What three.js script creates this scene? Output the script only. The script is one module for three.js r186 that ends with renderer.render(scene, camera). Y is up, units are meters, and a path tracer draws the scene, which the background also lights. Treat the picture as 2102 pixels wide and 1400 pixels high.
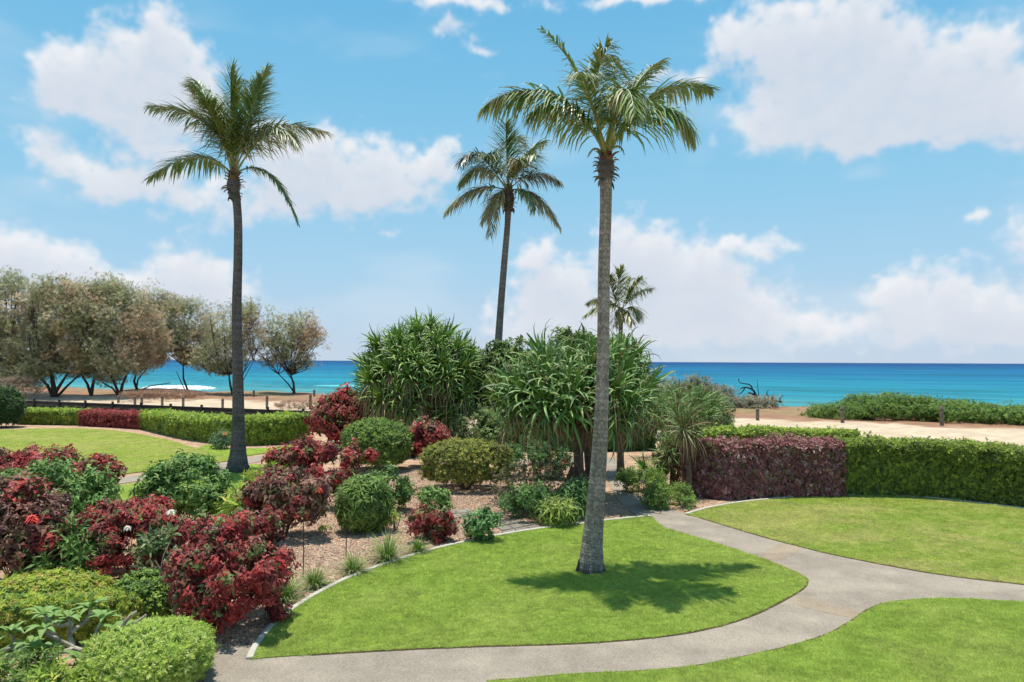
import * as THREE from 'three';
import { mergeGeometries } from 'three/addons/utils/BufferGeometryUtils.js';

// ---------------------------------------------------------------- camera, sky, sun, exposure
const EYE = 4.5, FOCAL = 1500;                       // metres above the lawn; focal length in photograph pixels (2102 x 1400)
const scene = new THREE.Scene();
const camera = new THREE.PerspectiveCamera(2 * Math.atan(700 / FOCAL) * 180 / Math.PI, 2102 / 1400, 0.1, 60000);
camera.position.set(0, EYE, 0);
camera.rotation.order = 'YXZ';
camera.rotation.set(Math.atan(41.5 / FOCAL), 0, 0.0044);
camera.updateMatrixWorld(true);

const renderer = new THREE.WebGLRenderer({ antialias: true });
renderer.setSize(1024, 682);
renderer.toneMapping = THREE.LinearToneMapping;
renderer.toneMappingExposure = 1.15;
renderer.shadowMap.enabled = true;

const sun = new THREE.DirectionalLight(new THREE.Color(1.0, 0.955, 0.87), 5);
sun.position.set(-6.5, 100, -5.5);
sun.name = 'sun';
sun.castShadow = true;
sun.shadow.mapSize.set(4096, 4096);
Object.assign(sun.shadow.camera, { left: -60, right: 60, top: 60, bottom: -100, near: 1, far: 300 });
scene.add(sun, sun.target);

// ---------------------------------------------------------------- numbers
function rng(seed) { let a = seed >>> 0; return () => { a = (a + 0x6D2B79F5) | 0; let t = Math.imul(a ^ (a >>> 15), 1 | a); t = (t + Math.imul(t ^ (t >>> 7), 61 | t)) ^ t; return ((t ^ (t >>> 14)) >>> 0) / 4294967296; }; }
let seedCount = 11;
const newRng = () => rng(seedCount++ * 7919);
const clamp = (x, a = 0, b = 1) => Math.min(b, Math.max(a, x));
const lerp = (a, b, t) => a + (b - a) * t;
const sstep = (a, b, x) => { const t = clamp((x - a) / (b - a)); return t * t * (3 - 2 * t); };
const hash2 = (x, y) => { let h = Math.imul(x, 374761393) + Math.imul(y, 668265263); h = Math.imul(h ^ (h >>> 13), 1274126177); return ((h ^ (h >>> 16)) >>> 0) / 4294967296; };
function vnoise(x, y, period = 0) {
  const ix = Math.floor(x), iy = Math.floor(y), fx = x - ix, fy = y - iy, u = fx * fx * (3 - 2 * fx), v = fy * fy * (3 - 2 * fy);
  const w = (n) => period ? ((n % period) + period) % period : n;
  const a = hash2(w(ix), w(iy)), b = hash2(w(ix + 1), w(iy)), c = hash2(w(ix), w(iy + 1)), d = hash2(w(ix + 1), w(iy + 1));
  return lerp(lerp(a, b, u), lerp(c, d, u), v);
}
function fbm(x, y, oct = 4, period = 0) { let s = 0, a = 0.5, n = 0; for (let i = 0; i < oct; i++) { s += a * vnoise(x + i * 17.3 * (period ? 0 : 1), y + i * 9.1 * (period ? 0 : 1), period); n += a; a *= 0.5; x *= 2; y *= 2; period *= 2; } return s / n; }
const srgb = (r, g, b) => [r, g, b].map((c) => { c /= 255; return c <= 0.04045 ? c / 12.92 : ((c + 0.055) / 1.055) ** 2.4; });

// ---------------------------------------------------------------- from a photograph pixel to a place
const V = (x, y, z) => new THREE.Vector3(x, y, z);
const dirOf = (px, py) => V((px - 1051) / FOCAL, -(py - 700) / FOCAL, -1).applyQuaternion(camera.quaternion);
const at = (px, py, depth) => { const d = dirOf(px, py); return V(0, EYE, 0).addScaledVector(d, depth / -d.z); };
// the land: level garden, then a low dune that runs at a slant to the view, then the fall to the beach
const coast = (x, z) => -z + 0.47 * x;
function land(x, z) {
  const s = coast(x, z);
  if (s < 41.5) return 0;
  const bump = (fbm(x * 0.13 + 3, z * 0.13, 3) - 0.5) * 0.9 + (fbm(x * 0.6, z * 0.6, 2) - 0.5) * 0.12;
  return 0.75 * sstep(42, 58, s) + bump * sstep(50, 62, s) - 6.6 * sstep(69, 108, s) - 6 * sstep(104, 190, s);
}
function ground(px, py) {
  const d = dirOf(px, py);
  let t = 3;
  for (; t < 400; t += Math.max(0.02, t * 0.002)) { const p = d; if (EYE + p.y * t <= land(p.x * t, p.z * t)) break; }
  const p = V(0, EYE, 0).addScaledVector(d, t);
  if (coast(p.x, p.z) < 41.5) return V(0, EYE, 0).addScaledVector(d, EYE / -d.y).setY(0);
  p.y = land(p.x, p.z);
  return p;
}

// ---------------------------------------------------------------- computed sky: air and cumulus
{
  const W = 3072, H = 1536, data = new Float32Array(W * H * 4), R = rng(77);
  const D2R = Math.PI / 180, puffs = [];
  const puff = (az, el, rx, ry, w = 1, base = 0) => puffs.push({ az, el, rx, ry, w, base });
  const fromPixel = (x, y, rx, ry, w = 1) => { const d = dirOf(x, y).normalize(); puff(Math.atan2(d.x, -d.z) / D2R, Math.asin(d.y) / D2R, rx * .9 / FOCAL / D2R, ry * .88 / FOCAL / D2R, w); };
  const seen = [
    [330, 55, 48, 46], [290, 120, 85, 62], [215, 175, 70, 60], [128, 135, 40, 48], [105, 200, 42, 36], [385, 150, 70, 52], [300, 225, 110, 66], [420, 205, 52, 38], [320, 300, 70, 50, .9], [160, 200, 60, 40, .9],
    [105, 300, 40, 30], [140, 350, 50, 36], [205, 385, 62, 36], [262, 372, 40, 30, .9], [330, 380, 60, 40, .85],
    [600, 300, 60, 40], [600, 345, 95, 62], [700, 345, 105, 66], [800, 355, 95, 58], [885, 330, 62, 42], [650, 415, 130, 40, .85], [440, 395, 110, 40, .75], [760, 405, 130, 36, .9], [470, 440, 150, 34, .55],
    [25, 520, 55, 42], [95, 555, 110, 46], [200, 570, 80, 44], [395, 560, 72, 44], [430, 590, 80, 46], [330, 600, 90, 34, .9], [60, 610, 160, 44, .9], [250, 640, 200, 40, .7],
    [1105, 520, 48, 42], [1130, 585, 95, 66], [1290, 500, 70, 50], [1330, 540, 100, 70], [1430, 560, 110, 66], [1340, 620, 210, 66], [1500, 620, 120, 48], [1610, 665, 120, 32, .9], [1250, 680, 260, 40, .8], [1560, 505, 66, 24, .75], [1500, 490, 26, 22, .8], [1100, 660, 140, 50, .8], [1480, 690, 260, 30, .7],
    [1500, 75, 52, 40], [1600, 60, 100, 62], [1730, 55, 120, 66], [1800, 120, 135, 76], [1690, 195, 150, 66], [1900, 190, 140, 66], [2030, 195, 105, 70], [1550, 255, 72, 36, .85], [1640, 260, 110, 40, .85], [1850, 265, 210, 40], [1770, 300, 70, 22], [2080, 250, 90, 52], [1600, 150, 80, 60, .85],
    [1830, 600, 66, 42], [1950, 610, 92, 48], [2050, 655, 100, 42], [1900, 670, 190, 44, .85], [2100, 690, 130, 40, .7],
    [950, 2, 130, 16, .8], [1300, 2, 160, 12, .7], [930, 65, 40, 18, .62], [985, 98, 36, 12, .55], [1425, 152, 66, 20, .75], [1340, 165, 60, 18, .62], [2050, 75, 44, 32, .58], [2010, 448, 38, 14, .6], [2005, 520, 30, 12, .5], [800, 470, 36, 10, .5],
  ];
  for (const p of seen) fromPixel(...p);
  const inFrame = (az, el) => { const d = V(Math.sin(az * D2R) * Math.cos(el * D2R), Math.sin(el * D2R), -Math.cos(az * D2R) * Math.cos(el * D2R)).applyQuaternion(camera.quaternion.clone().invert()); return d.z < 0 && Math.abs(d.x / -d.z) < 0.82 && Math.abs(d.y / -d.z) < 0.56; };
  for (let k = 0; k < 70; k++) {                       // the same kind of cloud all round
    const az = R() * 360 - 180, el = 4 + 62 * R() ** 1.7, big = 3 + 5 * R(), n = 4 + (R() * 6 | 0);
    for (let i = 0; i < n; i++) { const a = az + (R() - .5) * big * 2.6 / Math.cos(el * D2R), e = el + (R() - .35) * big * 0.8; if (!inFrame(a, e)) puff(a, Math.max(3, e), big * (.35 + .4 * R()), big * (.25 + .3 * R()), .8 + .2 * R()); }
  }
  const cells = new Map();
  const cellKey = (a, e) => Math.floor((a + 180) / 6) * 100 + Math.floor(e / 6);
  for (const p of puffs) {
    const wide = p.rx * 1.9 / Math.cos(Math.min(80, p.el) * D2R);
    for (let a = p.az - wide - 6; a <= p.az + wide + 6; a += 6) for (let e = p.el - p.ry * 2 - 6; e <= p.el + p.ry * 2 + 6; e += 6) { const k = cellKey(((a + 540) % 360) - 180, e); if (!cells.has(k)) cells.set(k, new Set()); cells.get(k).add(p); }
  }
  function field(az, el, list) {                       // one where a cloud is thick, below zero in clear air
    let best = -1, c = Math.cos(el * D2R);
    const wx = (fbm(az * 0.42 + 50, el * 0.42, 3) - .5) * 3.2, wy = (fbm(az * 0.42, el * 0.42 + 90, 3) - .5) * 3.2;
    let sum = 0;
    for (const p of list) {
      let da = az - p.az; if (da > 180) da -= 360; if (da < -180) da += 360;
      const dx = (da * c + wx * .55) / p.rx, dy = (el - p.el + wy * .55) / (p.ry * (el < p.el ? 1.0 : 1.12)), q = dx * dx + dy * dy;
      if (q < 4) { const v = p.w * (1 - q / 4) ** 3; sum += v * .62; best = Math.max(best, v); }
    }
    return Math.max(best, Math.min(sum, 1.15)) ;
  }
  const stops = [[0, srgb(198, 214, 231)], [2.5, srgb(190, 214, 234)], [7, srgb(170, 211, 238)], [13, srgb(148, 204, 236)], [20, srgb(128, 194, 232)], [27, srgb(110, 184, 228)], [45, srgb(84, 160, 216)], [90, srgb(70, 142, 203)]];
  const air = (el) => { let i = 1; while (stops[i][0] < el) i++; const t = (el - stops[i - 1][0]) / (stops[i][0] - stops[i - 1][0]); return [0, 1, 2].map((c) => lerp(stops[i - 1][1][c], stops[i][1][c], t)); };
  const lit = srgb(246, 246, 248), scattered = srgb(211, 219, 232), empty = [];
  const pale = srgb(196, 212, 226);
  for (let row = 0; row < H; row++) {
    const el = ((row + 0.5) / H - 0.5) * 180;
    const clear = el > 0 ? air(Math.min(89.9, el)) : pale;
    for (let col = 0; col < W; col++) {
      const o = (row * W + col) * 4;
      let c = clear;
      if (el > 0) {
        const th = ((col + 0.5) / W - 0.5) * 2 * Math.PI;         // x = cos, z = sin
        const az = Math.atan2(Math.cos(th), -Math.sin(th)) / D2R;
        const list = cells.get(cellKey(az, el)) || empty;
        let a = 0, thick = 0;
        if (list !== empty) {
          const f = field(az, el, list);
          if (f > 0.02) {
            const n = fbm(az * 1.1 + 7, el * 1.3, 5), billow = Math.abs(fbm(az * 1.7 + 31, el * 1.9, 4) - .5) * 2;
            const d = f + (n - .5) * .85 - billow * .2;
            a = sstep(.1, .8, d) * clamp(.8 + .14 * sstep(.35, 1, f) + (n - .5) * .3, .3, .95);
            // thickness of cloud that the overhead sun has come through
            for (let k = 1; k <= 3; k++) { const e = el + k * .85; thick += Math.max(0, field(az, e, list) + (fbm(az * 1.1 + 7, e * 1.3, 4) - .5) * .85 - .12); }
          }
        }
        if (a > 0) { const through = Math.exp(-.75 * thick); c = [0, 1, 2].map((k) => lerp(clear[k], lit[k] * through + scattered[k] * (1 - through), a)); }
        const veil = sstep(.52, .8, fbm(az * .11 + 200, el * .3 + 40, 4)) * .16 * sstep(60, 10, el);
        if (veil > 0) c = [0, 1, 2].map((k) => lerp(c[k], lit[k], veil));
      }
      data[o] = c[0] / 1.15; data[o + 1] = c[1] / 1.15; data[o + 2] = c[2] / 1.15; data[o + 3] = 1;
    }
  }
  const sky = new THREE.DataTexture(data, W, H, THREE.RGBAFormat, THREE.FloatType);
  sky.mapping = THREE.EquirectangularReflectionMapping; sky.magFilter = THREE.LinearFilter; sky.needsUpdate = true;
  scene.background = sky; scene.environment = sky;
}

// ---------------------------------------------------------------- building helpers
const taken = new Map();
function numbered(name) { const n = taken.get(name) || 0; taken.set(name, n + 1); return n ? name + '_' + String(n).padStart(3, '0') : name; }
function thing(name, label, category, group, pos = V(0, 0, 0)) {
  const o = new THREE.Group(); o.name = numbered(name); o.position.copy(pos); o.userData = { label, category };
  if (group) o.userData.group = group;
  scene.add(o); return o;
}
function part(name, geometry, material, parent, kind) {
  const m = new THREE.Mesh(geometry, material); m.name = name; m.castShadow = m.receiveShadow = true;
  if (kind) m.userData.kind = kind;
  parent.add(m); return m;
}
function setting(name, geometry, material, label, kind = 'structure') {
  const m = part(numbered(name), geometry, material, scene, kind); m.userData.label = label; return m;
}
function instances(name, geometry, material, list, parent, kind = 'stuff') {
  const m = new THREE.InstancedMesh(geometry, material, list.length), o = new THREE.Matrix4(), c = new THREE.Color();
  list.forEach((e, i) => { m.setMatrixAt(i, o.compose(e.p, e.q, e.s)); m.setColorAt(i, c.setRGB(...e.c)); });
  m.name = name; m.castShadow = m.receiveShadow = true; m.userData.kind = kind; parent.add(m); return m;
}
class Mesher {
  constructor() { this.p = []; this.c = []; this.i = []; this.u = []; }
  v(x, y, z, c = [1, 1, 1], u = 0, w = 0) { this.p.push(x, y, z); this.c.push(...c); this.u.push(u, w); return this.p.length / 3 - 1; }
  vv(a, c, u, w) { return this.v(a.x, a.y, a.z, c, u, w); }
  t(a, b, c) { this.i.push(a, b, c); }
  q(a, b, c, d) { this.i.push(a, b, c, a, c, d); }
  geo() { const g = new THREE.BufferGeometry(); g.setAttribute('position', new THREE.Float32BufferAttribute(this.p, 3)); g.setAttribute('color', new THREE.Float32BufferAttribute(this.c, 3)); g.setAttribute('uv', new THREE.Float32BufferAttribute(this.u, 2)); g.setIndex(this.i); g.computeVertexNormals(); return g; }
  // an ovate leaf with a folded midrib: 4 triangles
  leaf(o, dir, side, len, wid, bend, c) {
    const n = V().crossVectors(side, dir).normalize(), m = o.clone().addScaledVector(dir, len * .45);
    const b = this.vv(o, c), mid = this.vv(m.clone().addScaledVector(n, len * bend * .25), c);
    const l = this.vv(m.clone().addScaledVector(side, wid / 2).addScaledVector(n, len * bend * .25 + wid * .16), c), r = this.vv(m.clone().addScaledVector(side, -wid / 2).addScaledVector(n, len * bend * .25 + wid * .16), c);
    const tip = this.vv(o.clone().addScaledVector(dir, len).addScaledVector(n, -len * bend), c);
    this.t(b, mid, l); this.t(b, r, mid); this.t(mid, tip, l); this.t(mid, r, tip);
  }
  // a long ribbon that bends under its weight
  strap(o, dir, len, wid, fall, segs, c, cTip = c, keel = .25, stiff = 0) {
    let p = o.clone(), d = dir.clone().normalize(), prev = null;
    const side0 = V().crossVectors(d, V(0, 1, 0)); if (side0.lengthSq() < 1e-4) side0.set(1, 0, 0); side0.normalize();
    for (let k = 0; k <= segs; k++) {
      const t = k / segs, w = wid * (t < .12 ? .75 + t * 2 : Math.pow(1 - t, .55)) * .5, n = V().crossVectors(side0, d).normalize();
      const col = [0, 1, 2].map((i) => lerp(c[i], cTip[i], sstep(.72, 1, t)));
      const a = this.vv(p.clone().addScaledVector(side0, w).addScaledVector(n, w * keel), col), b = this.vv(p, col), e = this.vv(p.clone().addScaledVector(side0, -w).addScaledVector(n, w * keel), col);
      if (prev) { this.q(prev[0], prev[1], b, a); this.q(prev[1], prev[2], e, b); }
      prev = [a, b, e];
      d.y -= fall * (stiff ? 5 * Math.pow(t, stiff) : 0.25 + 1.6 * t) / segs; d.normalize();
      p.addScaledVector(d, len / segs);
    }
  }
  tube(pts, radii, sides, col, uvScale = 1) {
    const n = pts.length; let up = V(0, 0, 1), prev = null, run = 0;
    for (let k = 0; k < n; k++) {
      const d = pts[Math.min(n - 1, k + 1)].clone().sub(pts[Math.max(0, k - 1)]).normalize();
      const x = V().crossVectors(up, d); if (x.lengthSq() < 1e-5) x.set(1, 0, 0); x.normalize(); const y = V().crossVectors(d, x); up = y.clone();
      if (k) run += pts[k].distanceTo(pts[k - 1]);
      const ring = [];
      for (let s = 0; s <= sides; s++) { const a = s / sides * 2 * Math.PI, r = typeof radii === 'function' ? radii(k / (n - 1), a) : radii[k], q = pts[k].clone().addScaledVector(x, Math.cos(a) * r).addScaledVector(y, Math.sin(a) * r); ring.push(this.vv(q, typeof col === 'function' ? col(k / (n - 1), a) : col, s / sides * uvScale, run)); }
      if (prev) for (let s = 0; s < sides; s++) this.q(prev[s], prev[s + 1], ring[s + 1], ring[s]);
      prev = ring;
    }
    const cap = this.vv(pts[n - 1], typeof col === 'function' ? col(1, 0) : col);
    for (let s = 0; s < sides; s++) this.t(prev[s], prev[s + 1], cap);
  }
}
function texture(size, fn, color = true) {
  const d = new Uint8Array(size * size * 4);
  for (let y = 0; y < size; y++) for (let x = 0; x < size; x++) { const c = fn(x / size, y / size), o = (y * size + x) * 4; for (let k = 0; k < 3; k++) d[o + k] = clamp(typeof c === 'number' ? c : c[k], 0, 255); d[o + 3] = 255; }
  const t = new THREE.DataTexture(d, size, size); t.wrapS = t.wrapT = THREE.RepeatWrapping; t.magFilter = THREE.LinearFilter; if (color) t.colorSpace = THREE.SRGBColorSpace; t.needsUpdate = true; return t;
}
const tiled = (t, n) => { const c = t.clone(); c.repeat.set(n, n); c.needsUpdate = true; return c; };
const mixc = (a, b, t) => [0, 1, 2].map((k) => lerp(a[k], b[k], t));
function smooth(points, n = 8, closed = false) { const c = new THREE.CatmullRomCurve3(points, closed, 'centripetal'); return c.getPoints(points.length * n); }
const inside = (poly, x, z) => { let r = false; for (let i = 0, j = poly.length - 1; i < poly.length; j = i++) { const a = poly[i], b = poly[j]; if ((a.z > z) !== (b.z > z) && x < (b.x - a.x) * (z - a.z) / (b.z - a.z) + a.x) r = !r; } return r; };
function slab(poly, y0, y1) {                           // a sheet with an edge, outlined on the ground
  const shape = new THREE.Shape(poly.map((p) => new THREE.Vector2(p.x, -p.z)));
  const g = new THREE.ExtrudeGeometry(shape, { depth: y1 - y0, bevelEnabled: false }); g.rotateX(-Math.PI / 2); g.translate(0, y0, 0); return g;
}
const pix = (list) => list.map(([x, y]) => ground(x, y));

// ---------------------------------------------------------------- surfaces
const std = (o) => new THREE.MeshStandardMaterial(o);
const concreteMap = texture(1024, (u, v) => { const a = fbm(u * 6, v * 6, 5, 6), g = hash2(u * 1024 | 0, v * 1024 | 0), h = fbm(u * 160, v * 160, 2, 160); const k = 136 + (a - .5) * 34 + (g - .5) * 20 + (h - .5) * 36; return [k * 1.065, k * .985, k * .87]; });
const concreteBump = texture(512, (u, v) => 128 + (hash2(u * 512 | 0, v * 512 | 0) - .5) * 130 + (fbm(u * 40, v * 40, 2, 40) - .5) * 120, false);
const turfMap = texture(1024, (u, v) => { const a = fbm(u * 9, v * 9, 5, 9), b = fbm(u * 220, v * 220, 2, 220), t = sstep(.5, .75, fbm(u * 14 + .4, v * 14, 4, 14)); return mixc([148 + (b - .5) * 60 + (a - .5) * 20, 171 + (b - .5) * 60 + (a - .5) * 26, 58 + (b - .5) * 30], [158, 158, 78], t * .3); });
const sandMap = texture(1024, (u, v) => { const a = fbm(u * 8, v * 8, 5, 8), g = hash2(u * 1024 | 0, v * 1024 | 0), k = 1 + (a - .5) * .22 + (g - .5) * .16; return [232 * k, 222 * k, 208 * k]; });
const mulchMap = texture(1024, (u, v) => { const a = fbm(u * 7, v * 7, 5, 7), b = fbm(u * 120, v * 90, 2, 30), g = hash2(u * 512 | 0, v * 512 | 0), k = 1 + (a - .5) * .3 + (b - .5) * .5 + (g - .5) * .35; return [180 * k, 148 * k, 120 * k]; });
const barkMap = texture(512, (u, v) => { const a = fbm(u * 8, v * 24, 4, 8), b = fbm(u * 60, v * 20, 3, 20), k = 1 + (a - .5) * .5 + (b - .5) * .55; return [205 * k, 200 * k, 192 * k]; });
const barkBump = texture(512, (u, v) => 128 + (fbm(u * 40, v * 16, 4, 8) - .5) * 200, false);

const M = {
  sand: std({ map: tiled(sandMap, .25), vertexColors: true, roughness: 1 }),
  mulch: std({ map: tiled(mulchMap, .4), roughness: 1, bumpMap: tiled(concreteBump, .8), bumpScale: .02 }),
  concrete: std({ map: tiled(concreteMap, .35), roughness: .95, bumpMap: tiled(concreteBump, 1.1), bumpScale: .004 }),
  kerb: std({ color: new THREE.Color(.46, .43, .36),  roughness: .9, bumpMap: tiled(concreteBump, 2), bumpScale: .003 }),
  turf: std({ map: tiled(turfMap, .22), roughness: 1, bumpMap: tiled(concreteBump, 1.5), bumpScale: .03 }),
  bark: std({ map: barkMap, bumpMap: barkBump, bumpScale: .02, vertexColors: true, roughness: .95 }),
  wood: std({ map: barkMap, bumpMap: barkBump, bumpScale: .006, vertexColors: true, roughness: .9 }),
  metal: std({ color: new THREE.Color(.05, .045, .04), roughness: .6, metalness: .3 }),
  chip: std({ color: 0xffffff, roughness: 1 }),
  leaf: new THREE.MeshPhysicalMaterial({ color: 0xffffff, roughness: 1, transmission: .38, thickness: 0, side: THREE.DoubleSide, specularIntensity: .6 }),
  gloss: new THREE.MeshPhysicalMaterial({ color: 0xffffff, roughness: .6, transmission: .28, thickness: 0, specularIntensity: .35, side: THREE.DoubleSide }),
  frond: new THREE.MeshPhysicalMaterial({ vertexColors: true, roughness: .42, transmission: .3, thickness: 0, specularIntensity: 1, side: THREE.DoubleSide }),
  strap: new THREE.MeshPhysicalMaterial({ vertexColors: true, roughness: .5, transmission: .25, thickness: 0, specularIntensity: .8, side: THREE.DoubleSide }),
  blade: new THREE.MeshPhysicalMaterial({ color: 0xffffff, roughness: 1, transmission: .4, thickness: 0, side: THREE.DoubleSide, specularIntensity: .4 }),
  soft: new THREE.MeshPhysicalMaterial({ vertexColors: true, roughness: .7, transmission: .3, thickness: 0, specularIntensity: .5, side: THREE.DoubleSide }),
  petal: new THREE.MeshPhysicalMaterial({ vertexColors: true, roughness: .8, transmission: .3, thickness: 0, side: THREE.DoubleSide }),
};

// ---------------------------------------------------------------- land, sea
{
  const m = new Mesher(), rows = [], xs = [];
  const put = (x, z) => {
    const s = coast(x, z), y = land(x, z), n = fbm(x * .22 + 9, z * .22, 4), f = fbm(x * 1.4, z * 1.4, 3);
    const pale = [.62, .53, .42], litter = [.33, .19, .12], scrub = [.27, .24, .12], beach = [.6, .5, .38];
    let c = mixc([.42, .33, .23], pale, sstep(41.5, 46, s + (n - .5) * 6));
    c = mixc(c, litter, sstep(.42, .58, f * .4 + n * .6 + sstep(54.5, 58, s) * .45 - .22) * sstep(54, 57.5, s + (f - .5) * 3));
    c = mixc(c, scrub, sstep(.52, .62, fbm(x * .35 + 70, z * .35, 4)) * sstep(57, 62, s) * .85);
    c = mixc(c, beach, sstep(74, 80, s));
    return m.v(x, y, z, c, x, z);
  };
  for (let x = -170; x <= 130; x += (Math.abs(x + 20) < 90 ? .7 : 3)) xs.push(x);
  for (let s = -60; s < 200; s += (s > 40 && s < 78 ? .7 : s > 78 && s < 120 ? 2 : 5)) rows.push(s);
  const grid = rows.map((s) => xs.map((x) => put(x, -(s - .47 * x))));
  for (let r = 0; r + 1 < rows.length; r++) for (let k = 0; k + 1 < xs.length; k++) m.q(grid[r][k], grid[r][k + 1], grid[r + 1][k + 1], grid[r + 1][k]);
  setting('ground', m.geo(), M.sand, 'pale sandy ground and low dune falling to the beach');
}
const SEA = -5;
{
  const m = new Mesher(), rad = [], grid = [];
  for (let r = 70; r < 45000; r *= 1.022) rad.push(r);
  const deep = srgb(24, 88, 146), mid = srgb(26, 128, 172), aqua = srgb(44, 156, 178), shoal = srgb(112, 188, 184), foam = [1.2, 1.25, 1.25];
  for (const r of rad) {
    const line = [];
    for (let k = 0; k <= 420; k++) {
      const a = (k / 420 - .5) * 2.6, x = Math.sin(a) * r, z = -Math.cos(a) * r, s = coast(x, z) / 1.105, off = Math.max(1, s - 96);
      const along = (x + .47 * z) / 1.1;
      const u = Math.log(off + 30) * 11, n = fbm(along * (.5 / (1 + off * .012)) * .25, u * 1.7, 4), n2 = fbm(along * .012, u * 4.5, 3), w = Math.log(off) + (n - .5) * .95 + (n2 - .5) * .5;
      let c = mixc(shoal, aqua, sstep(3.9, 5.1, w));
      c = mixc(c, mid, sstep(5.2, 6.5, w)); c = mixc(c, deep, sstep(6.3, 8.4, w));
      c = c.map((q) => q * Math.max(.4, 1 + (n2 - .5) * 1.2));
      const wash = sstep(.6, .66, fbm(along * .05, off * .12, 3) + .22 * sstep(16, 3, off) + .16 * sstep(5, 0, Math.abs(off - 30)) - .06 * sstep(26, 34, off) - .3 * sstep(40, 60, off));
      c = mixc(c, foam, wash);
      line.push(m.v(x, SEA, z, c.map((q) => q * .57), x, z));
    }
    grid.push(line);
  }
  for (let r = 0; r + 1 < rad.length; r++) for (let k = 0; k < 420; k++) m.q(grid[r][k], grid[r][k + 1], grid[r + 1][k + 1], grid[r + 1][k]);
  const waves = texture(1024, (u, v) => fbm(u * 10, v * 26, 6, 2) * 255, false);
  const mat = new THREE.MeshPhysicalMaterial({ vertexColors: true, roughness: .5, specularIntensity: .08, bumpMap: tiled(waves, 1 / 28), bumpScale: .9 });
  setting('sea', m.geo(), mat, 'turquoise sea turning deep blue towards the horizon');
}
// two breaking waves: a rounded face of water with a tumbling white crest
function breaker(px0, px1, dist, high, label, broken = true) {
  const a = at(px0, 795, dist), b = at(px1, 795, dist), m = new Mesher(), n = 60, R = newRng(), water = srgb(92, 178, 180);
  const g = thing(broken ? 'breaking_wave' : 'swell', label, 'wave'); delete g.userData.category; g.userData.kind = 'structure';
  let prev = null; const tops = [];
  for (let k = 0; k <= n; k++) {
    const t = k / n, x = lerp(a.x, b.x, t), z = lerp(a.z, b.z, t) + (fbm(t * 6, dist, 3) - .5) * 5, h = high * Math.pow(Math.sin(Math.PI * t), .5) * (.7 + .6 * fbm(t * 9, dist * 3, 2));
    const line = [[-5, 0], [-2.4, .35], [-.6, .92], [0, 1], [.5, .8], [1.1, .25], [2, 0]].map(([dz, q]) => m.v(x, SEA - .05 + h * q, z + dz, water, x, dz));
    tops.push(V(x, SEA + h * .8, z + .4));
    if (prev) for (let i = 0; i < 6; i++) m.q(prev[i], line[i], line[i + 1], prev[i + 1]);
    prev = line;
  }
  part('wave_face', m.geo(), std({ vertexColors: true, roughness: .3 }), g);
  if (!broken) return;
  const blob = new THREE.IcosahedronGeometry(.5, 1), list = [];
  for (const p of tops) for (let k = 0; k < 16; k++) { const e = R(); list.push({ p: p.clone().add(V((R() - .5) * 1.6, -e * high * .8, e * 2.6 + R() * 1.2)), q: new THREE.Quaternion(), s: V(.9 + R(), .25 + .35 * R(), .6 + .6 * R()), c: [.86, .88, .88] }); }
  instances('foam', blob, M.chip, list, g);
}
breaker(300, 440, 240, 1.3, 'white breaking wave rolling in behind the brown dune mounds');
breaker(640, 980, 270, .7, 'low unbroken swell line beside the round pandanus crown', false);

// ---------------------------------------------------------------- garden floor: beds, path, lawns, kerbs
const bedPoly = [V(-75, 0, -.5), V(40, 0, -.5), V(40, 0, -21.5), V(-75, 0, -75.5)];
setting('garden_bed', slab(bedPoly, -.05, .004), M.mulch, 'pinkish brown mulch of the garden beds');

const edgeA = [[512, 1357], [519, 1340], [533, 1318], [558, 1288], [600, 1254], [660, 1217], [722, 1187], [800, 1158], [900, 1128], [1000, 1106], [1100, 1089], [1190, 1078], [1270, 1068], [1335, 1062]];
const sideA = [[1360, 1085], [1434, 1107], [1510, 1131], [1567, 1150], [1624, 1174], [1650, 1187], [1656, 1196], [1648, 1210], [1615, 1231], [1529, 1272], [1434, 1298], [1314, 1315], [1171, 1325], [1000, 1330], [800, 1338], [640, 1348]];
const edgeC = [[1408, 1058], [1430, 1051], [1462, 1043], [1529, 1032], [1600, 1025], [1696, 1019], [1791, 1018], [1886, 1022], [1982, 1032], [2053, 1040], [2102, 1046], [2300, 1074], [2600, 1120]];
const sideC = [[2600, 1290], [2300, 1235], [2102, 1203], [2006, 1192], [1910, 1179], [1815, 1162], [1720, 1143], [1648, 1126], [1577, 1107], [1505, 1086], [1440, 1066]];
const edgeB = [[1000, 1404], [1070, 1399], [1160, 1391], [1305, 1384], [1434, 1372], [1529, 1353], [1624, 1331], [1710, 1303], [1758, 1274], [1786, 1255], [1824, 1241], [1882, 1235], [1958, 1233], [2034, 1236], [2102, 1240], [2300, 1252], [2600, 1275]];
const lineA = smooth(pix(edgeA), 5), lineC = smooth(pix(edgeC), 5);
const lawnA = [...lineA, ...smooth(pix(sideA), 5)];
const lawnC = [...lineC, ...smooth(pix(sideC), 5)];
const lawnB = [...smooth(pix(edgeB), 5), ...pix([[2900, 1600], [2600, 1900], [1000, 1900]])];
const lawnD = smooth(pix([[-260, 905], [-120, 890], [0, 884], [70, 881], [150, 880], [225, 884], [290, 893], [350, 906], [400, 921], [445, 934], [472, 946], [440, 951], [280, 971], [150, 990], [0, 1014], [-200, 1050]]), 5, true);
const lawnE = smooth(pix([[300, 990], [470, 966], [520, 955], [560, 960], [560, 985], [480, 1005], [380, 1030], [240, 1050], [120, 1060], [40, 1040], [150, 1014]]), 5, true);
const lawnF = smooth(pix([[405, 923], [430, 914], [480, 922], [560, 920], [640, 908], [655, 913], [600, 921], [520, 935], [470, 940], [440, 933]]), 5, true);
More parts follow.
